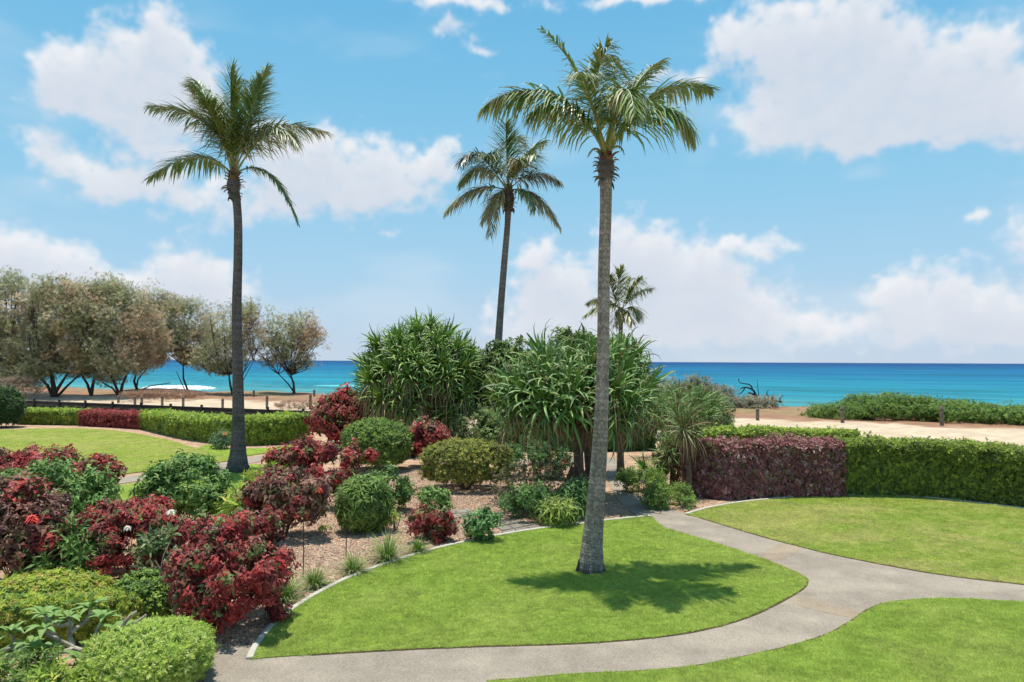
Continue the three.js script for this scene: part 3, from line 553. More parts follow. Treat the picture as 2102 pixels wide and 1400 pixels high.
// ---------------------------------------------------------------- clipped hedges along a line of pixels at their foot
function hedge(name, label, group, foot, width, high, o) {
  const R = newRng(), line = smooth(foot.map(([x, y]) => ground(x, y)), 6), origin = line[line.length >> 1].clone(), g = thing(name, label, 'hedge', group, origin), list = [];
  const seg = [], tot = line.reduce((s, p, i) => { if (i) s += p.distanceTo(line[i - 1]); seg.push(s); return s; }, 0);
  const pick = (u) => { let i = 1; while (i < seg.length - 1 && seg[i] < u) i++; const t = (u - seg[i - 1]) / Math.max(1e-6, seg[i] - seg[i - 1]), p = line[i - 1].clone().lerp(line[i], t), d = line[i].clone().sub(line[i - 1]).setY(0).normalize(); return [p, V(d.z, 0, -d.x)]; };
  let back = pick(tot / 2)[1]; const sign = back.z < 0 ? 1 : -1;
  const per = 2 * high + width, n = Math.round(tot * per * o.dens);
  for (let k = 0; k < n; k++) {
    const u = R() * tot, [p, nb] = pick(u); nb.multiplyScalar(sign);
    let e = R() * (per - high * .55), y, b, nn; const H = high * (1 + (o.slope || 0) * (u / tot - .5)) * (1 + (fbm(u * .8 + g.id, 3, 3) - .5) * .1), rough = (fbm(u * 2.2 + g.id * 3, e * 2.2, 3) - .5) * .28 + (R() < .1 ? .06 * R() : 0), inn = R() < .3 ? -.2 - .25 * R() : -.22 * R() * R();
    if (e < high) { y = e / high * H; b = -(rough + inn) + (1 - y / H) * (o.lean ?? .26); nn = nb.clone().multiplyScalar(-1); if (y > H - .18) b += (1 - Math.cos((y - H + .18) / .18 * 1.2)) * .12; } else if (e < high + width) { b = e - high; y = H + rough * .6 + inn - (b < .16 ? (.16 - b) * .5 : 0) - (b > width - .16 ? (b - width + .16) * .5 : 0); nn = V(0, 1, 0); } else { y = R() * H; b = width + rough + inn; nn = nb.clone(); }
    if (y < .04) y = .04 + R() * .1;
    if (y < high * .1 && R() < .4) continue; if (nn.y > .9 && R() < .05) y += .04 + .2 * R() * R();
    const q = p.clone().addScaledVector(nb, b).sub(origin); q.y = y;
    list.push(sprayAt(R, q, nn.add(V(0, .25, 0)).normalize(), o.size ?? 1, tone(R, o.palette)));
  }
  for (let k = 0; k < n * .22; k++) { const u = R() * tot, [p, nb] = pick(u), q = p.clone().addScaledVector(nb.multiplyScalar(sign), .38 + R() * Math.max(.1, width - .6)).sub(origin); q.y = .05 + R() * (high - .3); list.push(sprayAt(R, q, V(R() - .5, .5, R() - .5).normalize(), 2.3 * (o.size ?? 1), tone(R, o.palette))); }
  for (const u0 of [0, tot]) { const [p, nb] = pick(u0); nb.multiplyScalar(sign); const al = V(-nb.z, 0, nb.x).multiplyScalar(1); const outw = u0 ? line[line.length - 1].clone().sub(line[line.length - 2]).normalize() : line[0].clone().sub(line[1]).normalize(); for (let k = 0; k < width * high * o.dens; k++) { const q = p.clone().addScaledVector(nb, R() * width).addScaledVector(outw, (fbm(R() * 9, R() * 9, 2) - .6) * .2).sub(origin); q.y = .06 + R() * (high - .06); list.push(sprayAt(R, q, outw.clone(), o.size ?? 1, tone(R, o.palette))); } }
  instances('foliage', o.geo, o.mat || M.leaf, list, g);
  for (let u = .3; u < tot; u += 1.1) { const [p, nb] = pick(u); nb.multiplyScalar(sign); const m = new Mesher(), b = p.clone().addScaledVector(nb, width * .5).sub(origin); for (let i = 0; i < 3; i++) m.tube([b.clone().add(V(0, -.05, 0)), b.clone().add(V((R() - .5) * .3, high * .4, (R() - .5) * .3)), b.clone().add(V((R() - .5) * .7, high * .8, (R() - .5) * .5))], [.02, .014, .006], 5, [.2, .15, .11]); part('stem', m.geo(), M.wood, g); }
  return g;
}

// ---------------------------------------------------------------- pandanus
function rosette(n, len, wid, R, pal, o = {}) {
  const m = new Mesher();
  for (let k = 0; k < n; k++) {
    const a = k * 2.39996, u = k / n, e = lerp(o.low ?? -.25, 1.45, Math.pow(u, .8)) + (R() - .5) * .2, d = V(Math.cos(a) * Math.cos(e), Math.sin(e), Math.sin(a) * Math.cos(e)), b = .75 + .5 * R(), dead = R() < (o.dead ?? .05) * (u < .4 ? 2.2 : .3);
    const c = (dead ? [.34, .23, .11] : pal[R() * pal.length | 0]).map((q) => q * b);
    m.strap(V(Math.cos(a) * .05, u * .28 - .1, Math.sin(a) * .05), d, len * (.75 + .45 * R()) * (u > .85 ? .7 : 1), wid, (o.fall ?? 1.7) * (.5 + .9 * R()) * (1.15 - .5 * u), 8, c, mixc(c, [.4, .34, .14], R() < .3 ? .8 : .2), .5, o.stiff ?? 2.4);
  }
  return m.geo();
}
const PG = [[.15, .29, .045], [.19, .34, .055], [.11, .22, .04], [.25, .38, .065]], PG2 = [[.13, .26, .05], [.16, .3, .06], [.1, .2, .045], [.22, .34, .08]];
const RR = newRng();
const rosA = [0, 1, 2, 3].map(() => rosette(38, 1.12, .125, RR, PG, { dead: .05, fall: 1.6 })), rosB = [0, 1, 2, 3].map(() => rosette(38, 1.25, .115, RR, PG2, { dead: .06, fall: 2.1 })), rosC = [0, 1, 2].map(() => rosette(40, 1.05, .05, RR, PG2, { dead: .12, fall: 1.1, low: -.5 }));
const skirt = [0, 1].map(() => { const m = new Mesher(); for (let k = 0; k < 22; k++) { const a = k * 2.4, b = .6 + .7 * RR(); m.strap(V(Math.cos(a) * .1, 0, Math.sin(a) * .1), V(Math.cos(a) * .7, -.2 - RR(), Math.sin(a) * .7), .9 + .7 * RR(), .05, 2.4, 6, [.36 * b, .25 * b, .13 * b], [.42 * b, .32 * b, .2 * b], .5); } return m.geo(); });
function pandanus(label, foot, dome, count, kinds, o = {}) {
  // dome = [centre x, centre y, half width, half height] in pixels at the depth of the tree
  const R = newRng(), base = o.depth ? at(foot[0], foot[1], o.depth) : ground(...foot), D = o.depth || -base.z; base.y = land(base.x, base.z);
  const g = thing('pandanus_tree', label, 'tree', 'pandanus trees', base), k = D / FOCAL, c = at(dome[0], dome[1], D).sub(base), rx = dome[2] * k, ry = dome[3] * k, rz = rx * (o.deep ?? .85), reach = o.reach ?? 1.1;
  if (o.shift) c.z += o.shift; const heads = [];
  for (let i = 0; i < count; i++) { const y = (o.floor ?? -.35) + (1 - (o.floor ?? -.35)) * (i + .5) / count, a = i * 2.39996 + R() * .5, q = Math.sqrt(Math.max(0, 1 - y * y)); const p = c.clone().add(V(Math.cos(a) * q * Math.max(.2, rx - reach * .55), y * Math.max(.2, ry - reach * .35), Math.sin(a) * q * Math.max(.2, rz - reach * .5)).multiplyScalar(.76 + .32 * R())); heads.push(p); }
  // trunk and branches
  const bark = (t, a) => { const b = .7 + .6 * fbm(a * 1.5, t * 14, 3); return [.27 * b, .215 * b, .165 * b]; };
  const fork = o.fork ? at(o.fork[0], o.fork[1], D).sub(base) : V(c.x * .5, c.y * .5, 0), trunks = o.trunks || [[0, 0]];
  for (const [dx, dz] of trunks) { const m = new Mesher(), b = V(dx, -.08, dz), f = fork.clone().add(V(dx * .8, 0, dz)); m.tube([b, b.clone().lerp(f, .35).add(V((R() - .5) * .15, 0, 0)), b.clone().lerp(f, .7), f], [o.girth * 1.25, o.girth * .95, o.girth * .85, o.girth * .8], 12, bark, 2); part('trunk', m.geo(), M.bark, g); }
  if (o.props) for (let i = 0; i < 9; i++) { const a = i / 9 * 6.283, m = new Mesher(), r = .45 + .2 * R(); m.tube([V(Math.cos(a) * o.girth * .7, .75 + .3 * R(), Math.sin(a) * o.girth * .7), V(Math.cos(a) * r * .75, .35, Math.sin(a) * r * .75), V(Math.cos(a) * r, -.06, Math.sin(a) * r)], [.03, .034, .03], 6, [.28, .22, .17]); part('prop_root', m.geo(), M.bark, g); }
  heads.forEach((p, i) => {
    const out = p.clone().sub(c).setY((p.y - c.y) * .6).normalize(), up = V(out.x * .95, .85 + .25 * out.y, out.z * .95).normalize();
    if (i % 3 === 0 || count < 12) { const m = new Mesher(), mid = fork.clone().lerp(p, .55).add(V(0, -.1 * p.distanceTo(fork), 0)); m.tube([fork, mid, p], [o.girth * .55, o.girth * .42, .05], 7, bark, 1); part('branch', m.geo(), M.bark, g); }
    const r = part('leaf_rosette', kinds[i % kinds.length], M.strap, g), s = (o.size ?? 1) * (.82 + .3 * R()); r.position.copy(p); r.quaternion.setFromUnitVectors(UPV, up).multiply(new THREE.Quaternion().setFromAxisAngle(UPV, R() * 6.283)); r.scale.setScalar(s);
    if (p.y < c.y + ry * .25 && R() < (o.skirts ?? .5)) { const d = part('dead_leaf_skirt', skirt[i % 2], M.strap, g); d.position.copy(p).add(V(0, -.1, 0)); d.rotation.y = R() * 6; d.scale.setScalar(s * (o.skirtSize ?? 1)); }
  });
  return g;
}
pandanus('rounded pandanus tree with bright green leaves beyond the clipped ball shrub', [862, 926], [862, 784, 134, 122], 112, rosA, { depth: 36.5, girth: .2, size: 1, trunks: [[0, 0], [-.7, .3], [.6, -.2]], floor: -.72, skirts: .75, skirtSize: 1.2, reach: 1.3 });
pandanus('pandanus tree with grey green arching leaves and twin trunks beside the tall palm', [1184, 1012], [1164, 816, 156, 98], 54, rosB, { shift: 1.7, girth: .19, fork: [1188, 870], trunks: [[0, 0], [.42, -.25]], floor: -.55, skirts: .45, skirtSize: 1.05, props: true, reach: 1.2, size: 1.02 });
pandanus('upright pandanus tree with dense leaves between the tall palm and the sea', [1275, 962], [1272, 800, 70, 98], 24, rosB, { depth: 29, girth: .15, floor: -.6, skirts: .5, size: 1.05, reach: 1.0 });
pandanus('loose pandanus with spiky heads beyond the burgundy hedge', [1400, 905], [1395, 846, 88, 40], 20, rosC, { depth: 34, girth: .12, floor: -.5, skirts: .2, size: 1.15, reach: .8, trunks: [[0, 0], [.9, .2], [-.8, 0]] });
pandanus('young pandanus with one spiky pale head standing against the burgundy hedge', [1413, 1022], [1412, 882, 16, 28], 3, [rosette(60, .95, .055, RR, [[.2, .27, .09], [.24, .3, .12], [.15, .21, .07]], { low: -.55, fall: .8, dead: .1 })], { girth: .1, floor: -.7, skirts: 1, size: .8, reach: .1, fork: [1412, 900] });
pandanus('small pandanus sucker with green leaves at the path edge', [1330, 1004], [1335, 975, 10, 10], 2, rosA, { girth: .05, floor: -.2, size: .62, reach: .1, skirts: 0 });
pandanus('low spiky pandanus growing under the young one beside the hedge', [1375, 1004], [1384, 930, 22, 30], 5, rosC, { girth: .07, floor: -.6, size: .75, reach: .3, skirts: .3 });

// ---------------------------------------------------------------- hedges
const P = {
  gold: [[.45, [.454, .544, .076]], [.3, [.302, .423, .068]], [.25, [.167, .272, .053]]],
  green: [[.4, [.270, .392, .068]], [.35, [.162, .270, .054]], [.25, [.095, .169, .041]]],
  deep: [[.5, [.116, .231, .062]], [.3, [.077, .162, .046]], [.2, [.200, .339, .092]]],
  glossy: [[.45, [.12, .235, .055]], [.3, [.17, .3, .07]], [.25, [.24, .36, .1]]],
  olivegreen: [[.4, [.377, .455, .065]], [.35, [.221, .299, .052]], [.25, [.130, .189, .039]]],
  burgundy: [[.16, [.52, .35, .3]], [.32, [.38, .155, .155]], [.26, [.25, .105, .095]], [.14, [.44, .19, .2]], [.12, [.21, .18, .08]]],
  red: [[.5, [.391, .069, .063]], [.3, [.253, .052, .046]], [.2, [.483, .149, .115]]],
  copper: [[.36, [.304, .041, .038]], [.22, [.166, .034, .030]], [.16, [.451, .074, .059]], [.1, [.294, .137, .083]], [.16, [.157, .206, .059]]],
  scarlet: [[.4, [.46, .045, .04]], [.35, [.34, .05, .045]], [.25, [.2, .04, .04]]],
  bronze: [[.4, [.221, .098, .065]], [.25, [.130, .052, .046]], [.2, [.338, .195, .130]], [.15, [.156, .169, .065]]],
  lime: [[.5, [.345, .483, .057]], [.3, [.230, .368, .052]], [.2, [.460, .483, .092]]],
  dune: [[.45, [.15, .27, .045]], [.3, [.25, .36, .07]], [.25, [.09, .17, .035]]],
  oak: [[.3, [.535, .445, .278]], [.25, [.397, .367, .208]], [.2, [.296, .296, .169]], [.15, [.620, .575, .377]], [.1, [.556, .377, .228]]],
  russet: [[.5, [.605, .418, .259]], [.5, [.475, .360, .216]]],
  olive: [[.5, [.359, .373, .179]], [.3, [.248, .276, .138]], [.2, [.469, .442, .276]]],
  grey: [[.5, [.266, .238, .161]], [.3, [.378, .336, .238]], [.2, [.196, .210, .119]]],
};
hedge('clipped_hedge', 'tall burgundy leaved hedge clipped square above the olive lawn', 'clipped hedges', [[1402, 1014], [1480, 1027], [1600, 1024], [1732, 1022]], 1.25, 1.82, { dens: 250, geo: G.mid, mat: M.gloss, palette: P.burgundy, size: 1.1, lean: .02 });
hedge('clipped_hedge', 'tall dark green hedge with lime top joining the burgundy hedge', 'clipped hedges', [[1738, 1022], [1880, 1026], [2000, 1035], [2102, 1046], [2300, 1072]], 1.45, 1.8, { dens: 430, geo: G.hedge, palette: P.olivegreen, size: 1, lean: .42 });
hedge('clipped_hedge', 'yellow green hedge strip showing over the burgundy hedge', 'clipped hedges', [[1440, 985], [1520, 985], [1600, 983], [1765, 986]], 1.0, 1.86, { dens: 200, geo: G.hedge, palette: P.gold, size: 1.1 });
hedge('clipped_hedge', 'short low golden green hedge between dark conifer and red hedge', 'clipped hedges', [[36, 872], [100, 873], [160, 874]], 1.5, 1.0, { dens: 130, geo: G.hedge, palette: P.gold, size: 1.6 });
hedge('clipped_hedge', 'low red leaved hedge between two golden green hedges', 'clipped hedges', [[162, 875], [220, 878], [284, 882]], 1.5, .98, { lean: .1, dens: 110, geo: G.mid, palette: P.red, size: 1.35 });
hedge('clipped_hedge', 'long low golden green hedge ending by the dark red shrub', 'clipped hedges', [[286, 882], [330, 893], [400, 907], [500, 916], [570, 914], [634, 906]], 1.9, 1.26, { slope: .36, dens: 150, geo: G.hedge, palette: P.gold, size: 1.45 });

hedge('clipped_hedge', 'dark green hedge across the path behind the pandanus trunks', 'clipped hedges', [[985, 922], [1100, 926], [1220, 928], [1345, 926]], 1.6, 1.75, { dens: 90, geo: G.mid, palette: P.deep, size: 1.6, lean: .3 });
// ---------------------------------------------------------------- garden shrubs
const CU = { geo: G.copper, palette: P.copper, clumps: 6.5, per: 15, clumpSize: .26, lump: 1.05, stems: 8, bare: .12, size: 1 };
const ROW = 'copperleaf shrubs';
shrub('copperleaf_shrub', 'dark red copperleaf shrub by the end of the long hedge', 'shrub', ROW, [636, 762, 812, 925], { ...CU, size: 1.35, per: 13, clumps: 4, clumpSize: .4 });
shrub('copperleaf_shrub', 'open red copperleaf shrub with the path showing through its twigs', 'shrub', ROW, [536, 732, 914, 1046], { ...CU, clumps: 3.2, per: 13, size: 1.05, stems: 16, stemC: [.34, .25, .2] });
shrub('copperleaf_shrub', 'purple red copperleaf shrub between the clipped ball and the golden hedge', 'shrub', ROW, [832, 918, 868, 962], { ...CU, clumps: 4.5, size: 1.15 });
shrub('copperleaf_shrub', 'brownish red copperleaf shrub with one scarlet flower head on the mulch', 'shrub', ROW, [508, 656, 972, 1112], { ...CU, palette: P.bronze, accent: [.22, P.copper], clumps: 5, per: 14, stems: 14, size: .95, flowers: [[655, 1008, .24, [.75, .06, .02]]] });
shrub('copperleaf_shrub', 'small dark red copperleaf shrub beside the green seedling', 'shrub', ROW, [838, 921, 1044, 1116], { ...CU, clumps: 10, per: 12, clumpSize: .16, size: .8, bare: .03 });
shrub('copperleaf_shrub', 'broad bright red copperleaf shrub spreading toward the lawn kerb', 'shrub', ROW, [356, 582, 1086, 1312], { ...CU, clumps: 11, per: 19, clumpSize: .21, accent: [.12, P.scarlet], size: .62, bare: .03, deep: .5, stems: 12 });
shrub('copperleaf_shrub', 'red copperleaf shrub with scarlet and white flower heads among its leaves', 'shrub', ROW, [160, 385, 1036, 1205], { ...CU, clumps: 9, per: 19, accent: [.11, P.scarlet], size: .7, bare: .08, flowers: [[188, 1092, .2, [.7, .04, .02]], [262, 1086, .16, [.82, .82, .7]], [350, 1054, .18, [.8, .8, .72]], [240, 1060, .16, [.6, .05, .03]]] });
shrub('copperleaf_shrub', 'tall brown and red copperleaf shrub at the end of the row by the lime shrub', 'shrub', ROW, [-70, 138, 1008, 1222], { ...CU, palette: P.bronze, accent: [.35, P.copper], clumps: 8, per: 18, size: .85, deep: .4, flowers: [[66, 1068, .26, [.78, .05, .03]], [28, 996, .18, [.6, .12, .1]], [70, 1168, .18, [.45, .05, .02]]] });
shrub('copperleaf_shrub', 'red copperleaf shrub at the rear of the bed against the wide lawn', 'shrub', ROW, [-40, 182, 936, 1064], { ...CU, clumps: 6, per: 16, accent: [.25, P.red], size: 1 });
shrub('copperleaf_shrub', 'slim red copperleaf sprig leaning over the wide lawn', 'shrub', ROW, [164, 244, 936, 1050], { ...CU, clumps: 4, per: 12, accent: [.2, P.red], bare: .3, size: 1.1 });
shrub('hibiscus_shrub', 'glossy green shrub standing between the red shrubs and the wide lawn', 'shrub', 'green shrubs', [-20, 206, 962, 1140], { geo: G.broad, mat: M.gloss, palette: P.glossy, clumps: 7, per: 15, clumpSize: .27, lump: .7, size: .8 });
shrub('hibiscus_shrub', 'round glossy green shrub with the palm rising behind it', 'shrub', 'green shrubs', [302, 470, 942, 1090], { geo: G.broad, mat: M.gloss, palette: P.glossy, clumps: 8, per: 15, clumpSize: .25, lump: .6, size: .8 });
shrub('croton_shrub', 'lime green shrub beside the round glossy shrub', 'shrub', 'lime shrubs', [438, 545, 1018, 1100], { geo: G.lance, palette: P.lime, clumps: 7, per: 11, clumpSize: .24, lump: .9, size: 1.05 });
shrub('croton_shrub', 'lime green shrub growing behind the brownish red copperleaf', 'shrub', 'lime shrubs', [500, 642, 962, 1052], { geo: G.lance, palette: P.lime, clumps: 3.4, per: 10, clumpSize: .28, lump: .9, size: 1.1 });
shrub('ginger_plant', 'leafy green plant under the tall brown copperleaf', 'plant', 'leafy plants', [85, 200, 1108, 1226], { geo: G.lance, mat: M.gloss, palette: [[.5, [.14, .26, .06]], [.3, [.24, .34, .1]], [.2, [.08, .16, .05]]], clumps: 8, per: 10, clumpSize: .26, lump: .8, size: 1.2 });
shrub('ginger_plant', 'pale green leafy plant poking through the broad red copperleaf', 'plant', 'leafy plants', [292, 398, 1092, 1215], { geo: G.lance, palette: [[.5, [.2, .3, .1]], [.3, [.36, .4, .2]], [.2, [.1, .18, .06]]], clumps: 4, per: 9, clumpSize: .22, size: 1.1, bare: .45 });
shrub('clipped_ball_shrub', 'round clipped yellow green ball shrub beside the dark red shrub', 'shrub', null, [706, 840, 862, 972], { geo: G.hedge, palette: P.green, dens: 330, lump: .24, stray: .14, size: 1.0, flat: .8, bare: .06, deep: .5 });
shrub('clipped_ball_shrub', 'bright lime clipped ball shrub next to the concrete path corner', 'shrub', null, [186, 424, 1284, 1440], { geo: G.sprig, palette: [[.45, [.45, .57, .1]], [.35, [.33, .48, .08]], [.2, [.54, .6, .2]]], dens: 1700, stray: .12, lump: .3, size: .76, deep: .5, flat: .85, bare: .02 });
shrub('duranta_shrub', 'golden green shrub with flat top behind the bare branched frangipani', 'shrub', null, [-60, 262, 1190, 1330], { geo: G.tiny, palette: [[.45, [.44, .5, .06]], [.3, [.3, .42, .06]], [.15, [.16, .26, .05]], [.1, [.52, .4, .1]]], dens: 850, lump: .75, stray: .22, size: 1.15, deep: .34, flat: .75 });
shrub('gardenia_shrub', 'leafy green shrub under the limbs of the smaller frangipani', 'shrub', null, [-90, 110, 1352, 1480], { geo: G.lance, palette: P.green, clumps: 12, per: 14, clumpSize: .2, lump: .7, size: .6 });
shrub('gardenia_shrub', 'bright green leafy shrub under the bare branched frangipani', 'shrub', null, [60, 200, 1372, 1470], { geo: G.lance, palette: P.lime, clumps: 12, per: 12, clumpSize: .18, lump: .8, size: .6 });
shrub('gardenia_shrub', 'dark green shrub between the golden shrub and broad red copperleaf', 'shrub', null, [232, 362, 1176, 1290], { geo: G.box, mat: M.gloss, palette: P.green, dens: 560, lump: .5, size: 1.1 });
shrub('weeping_shrub', 'dense green shrub with drooping leaves standing on the mulch', 'shrub', null, [694, 792, 978, 1098], { geo: G.long, mat: M.gloss, palette: [[.5, [.17, .28, .06]], [.3, [.26, .37, .08]], [.2, [.1, .17, .045]]], dens: 170, stray: .25, lump: .6, size: .75, flat: .75, deep: .48 });
shrub('hibiscus_shrub', 'green shrub behind the dense drooping shrub', 'shrub', 'green shrubs', [752, 838, 958, 1052], { geo: G.broad, mat: M.gloss, palette: [[.5, [.1, .2, .05]], [.3, [.19, .31, .06]], [.2, [.06, .12, .04]]], clumps: 6, per: 12, clumpSize: .24, size: .75, lump: .8 });
shrub('hibiscus_shrub', 'small green seedling behind the small dark red shrub', 'shrub', 'small green seedlings', [862, 921, 1003, 1064], { geo: G.broad, mat: M.gloss, palette: P.glossy, clumps: 12, per: 10, clumpSize: .17, size: .6, lump: .6 });
shrub('hibiscus_shrub', 'small leafy green seedling standing beside the stone pavers', 'shrub', 'small green seedlings', [956, 1021, 1038, 1114], { geo: G.broad, mat: M.gloss, palette: [[.5, [.11, .24, .07]], [.3, [.2, .34, .11]], [.2, [.07, .15, .05]]], clumps: 14, per: 10, clumpSize: .16, size: .58, lump: .6, bare: .06 });
shrub('hibiscus_shrub', 'spindly yellow green seedling next to the dense drooping shrub', 'shrub', 'small green seedlings', [784, 836, 1036, 1094], { geo: G.mid, palette: P.lime, clumps: 6, per: 8, clumpSize: .16, size: .8, bare: .3, lump: .8 });
shrub('duranta_shrub', 'golden topped clipped shrub with bare twigs at its foot', 'shrub', null, [862, 1050, 902, 1012], { geo: G.hedge, palette: [[.4, [.36, .36, .07]], [.35, [.24, .28, .05]], [.25, [.13, .17, .04]]], dens: 170, lump: .45, size: 1.0, flat: .7, bare: .1, deep: .36, stems: 40, stemC: [.36, .27, .2] });
shrub('duranta_shrub', 'thin twiggy shrub with sparse leaves in front of the pandanus trunk', 'shrub', null, [1010, 1172, 950, 1062], { geo: G.box, palette: [[.4, [.16, .19, .06]], [.3, [.28, .19, .12]], [.3, [.1, .1, .05]]], dens: 60, lump: .7, size: 1.1, bare: .12, deep: .3, stems: 46, stemR: .009, stemC: [.36, .27, .2] });
shrub('gardenia_shrub', 'pale lime shrub under the rounded pandanus tree', 'shrub', null, [916, 1044, 842, 938], { geo: G.mid, palette: [[.5, [.2, .29, .09]], [.3, [.28, .36, .12]], [.2, [.11, .17, .05]]], clumps: 4.5, per: 12, clumpSize: .32, size: 1.1, lump: .7 });
shrub('bird_nest_fern', 'bright yellow green strappy plant beside the lawn kerb', 'plant', null, [1112, 1182, 1030, 1084], { geo: G.long, palette: [[.5, [.24, .34, .06]], [.3, [.34, .4, .08]], [.2, [.12, .2, .05]]], dens: 60, lump: .6, size: .9 });
shrub('cordyline_plant', 'dark leafy undergrowth plant at the foot of the pandanus', 'plant', null, [1040, 1140, 1000, 1072], { geo: G.lance, palette: P.deep, clumps: 7, per: 10, clumpSize: .22, size: 1, lump: .7 });
shrub('cordyline_plant', 'dark strappy undergrowth plant behind the palm trunk', 'plant', null, [1150, 1226, 994, 1066], { geo: G.long, palette: P.deep, dens: 70, size: .9, lump: .6 });
shrub('cordyline_plant', 'green strappy plant with red leaves under the pandanus crown', 'plant', null, [1098, 1166, 926, 986], { geo: G.lance, mat: M.gloss, palette: [[.5, [.09, .19, .08]], [.25, [.14, .26, .1]], [.25, [.42, .17, .1]]], clumps: 6, per: 10, clumpSize: .25, size: 1.1, lump: .7 });
shrub('gardenia_shrub', 'low green shrub filling the gap under the twin pandanus crown', 'shrub', null, [1030, 1130, 905, 985], { geo: G.mid, palette: P.deep, clumps: 5, per: 12, clumpSize: .3, size: 1.1, lump: .7 });
shrub('mondo_border', 'low green border plant along the path in front of the small pandanus', 'plant', 'low border plants', [1278, 1356, 962, 1016], { geo: G.lance, palette: P.green, clumps: 9, per: 12, clumpSize: .2, size: .8, lump: .6 });
shrub('mondo_border', 'low green border plant along the path beside the burgundy hedge', 'plant', 'low border plants', [1318, 1420, 998, 1046], { geo: G.lance, palette: P.green, clumps: 9, per: 12, clumpSize: .2, size: .75, lump: .6 });
shrub('gardenia_shrub', 'leafy green shrub standing at the corner of the burgundy hedge', 'shrub', null, [1344, 1424, 890, 1004], { geo: G.mid, palette: [[.4, [.13, .2, .05]], [.3, [.24, .28, .06]], [.3, [.24, .11, .08]]], clumps: 7, per: 12, clumpSize: .25, size: 1, lump: .7 });
shrub('gardenia_shrub', 'mixed green shrub under the loose spiky pandanus', 'shrub', null, [1325, 1500, 808, 905], { geo: G.broad, palette: [[.5, [.16, .22, .08]], [.3, [.24, .3, .12]], [.2, [.1, .15, .06]]], clumps: 4, per: 14, clumpSize: .4, size: 1, lump: .8 });
shrub('tuckeroo_tree', 'broad leaved green tree crown showing between the pandanus trees', 'tree', 'broad leaved trees', [930, 1120, 712, 925], { geo: G.coarse, mat: M.gloss, palette: [[.5, [.12, .19, .05]], [.3, [.19, .26, .06]], [.2, [.07, .12, .035]]], clumps: 2.2, per: 17, clumpSize: .5, size: .75, lump: .7, bare: .3, stemR: .07, stems: 4 });
shrub('tuckeroo_tree', 'broad leaved green tree crown behind the twin pandanus', 'tree', 'broad leaved trees', [1085, 1300, 690, 915], { geo: G.coarse, mat: M.gloss, palette: [[.5, [.12, .19, .05]], [.3, [.19, .26, .06]], [.2, [.07, .12, .035]]], clumps: 2.0, per: 17, clumpSize: .5, size: .75, lump: .7, bare: .3, stemR: .07, stems: 4 });
shrub('dark_conifer', 'dark green conifer at the end of the short golden hedge', 'tree', null, [-50, 40, 800, 880], { geo: G.lance, palette: [[.5, [.055, .12, .03]], [.3, [.085, .16, .04]], [.2, [.04, .08, .025]]], dens: 110, lump: .6, stray: .2, size: 1.5, bare: .02 });
shrub('agave_plant', 'blue green plant with orange bloom at the foot of the long hedge', 'plant', null, [436, 470, 890, 924], { geo: G.long, palette: [[.7, [.12, .2, .1]], [.3, [.2, .26, .1]]], dens: 30, size: 1, lump: .5, flowers: [[462, 892, .25, [.7, .3, .02]]] });
shrub('weed_seedling', 'tiny yellow green weed alone on the mulch', 'plant', null, [654, 680, 1078, 1096], { geo: G.mid, palette: P.lime, dens: 90, size: .55, lump: .5, stems: 2 });

// dune scrub on the seaward side of the track
const duneBoxes = [[1662, 1790, 834, 861], [1735, 1895, 812, 863], [1820, 1970, 823, 864], [1900, 2060, 832, 866], [1980, 2140, 839, 870], [2060, 2230, 844, 876]];
duneBoxes.forEach((b, i) => shrub('dune_bush', ['low green dune bush tapering down to the sand track', 'highest green dune bush beside a log post', 'rounded green dune bush next to the highest one', 'green dune bush behind a log post by the track', 'low green dune bush along the track', 'low green dune bush at the end of the row'][i], 'bush', 'green dune bushes beyond the track', b, { geo: G.mid, palette: P.dune, clumps: 5, per: 18, clumpSize: .45, size: 1.0, lump: .9, deep: .42, flat: .8, bare: 0 }));
[[1330, 1430, 788, 840], [1390, 1475, 782, 840], [1425, 1500, 792, 838], [1500, 1600, 824, 838]].forEach((b, i) => shrub('coastal_scrub', ['grey green coastal scrub behind the loose pandanus', 'grey brown coastal scrub with bare twigs above the track', 'grey brown coastal scrub beside the black dead branches', 'low grey scrub under the black dead branches'][i], 'bush', 'grey coastal scrub', b, { geo: G.oak, palette: P.grey, clumps: 3, per: 14, clumpSize: .6, size: .75, lump: .8, deep: .35, stems: 12, stemR: .03 }));
[[250, 420, 800, 824], [-20, 90, 770, 824], [560, 660, 822, 842]].forEach((b, i) => shrub('dune_litter_mound', ['russet brown mound of dry brush on the dune under the trees', 'pale grey brush at the foot of the coastal trees', 'small russet mound of dry brush beside the beach posts'][i], 'mound', 'mounds of dry brush', b, { geo: G.wisp, palette: [[.6, i === 1 ? [.3, .26, .2] : [.36, .2, .13]], [.4, [.26, .17, .11]]], dens: 14, lump: .5, size: .7, deep: .3 }));

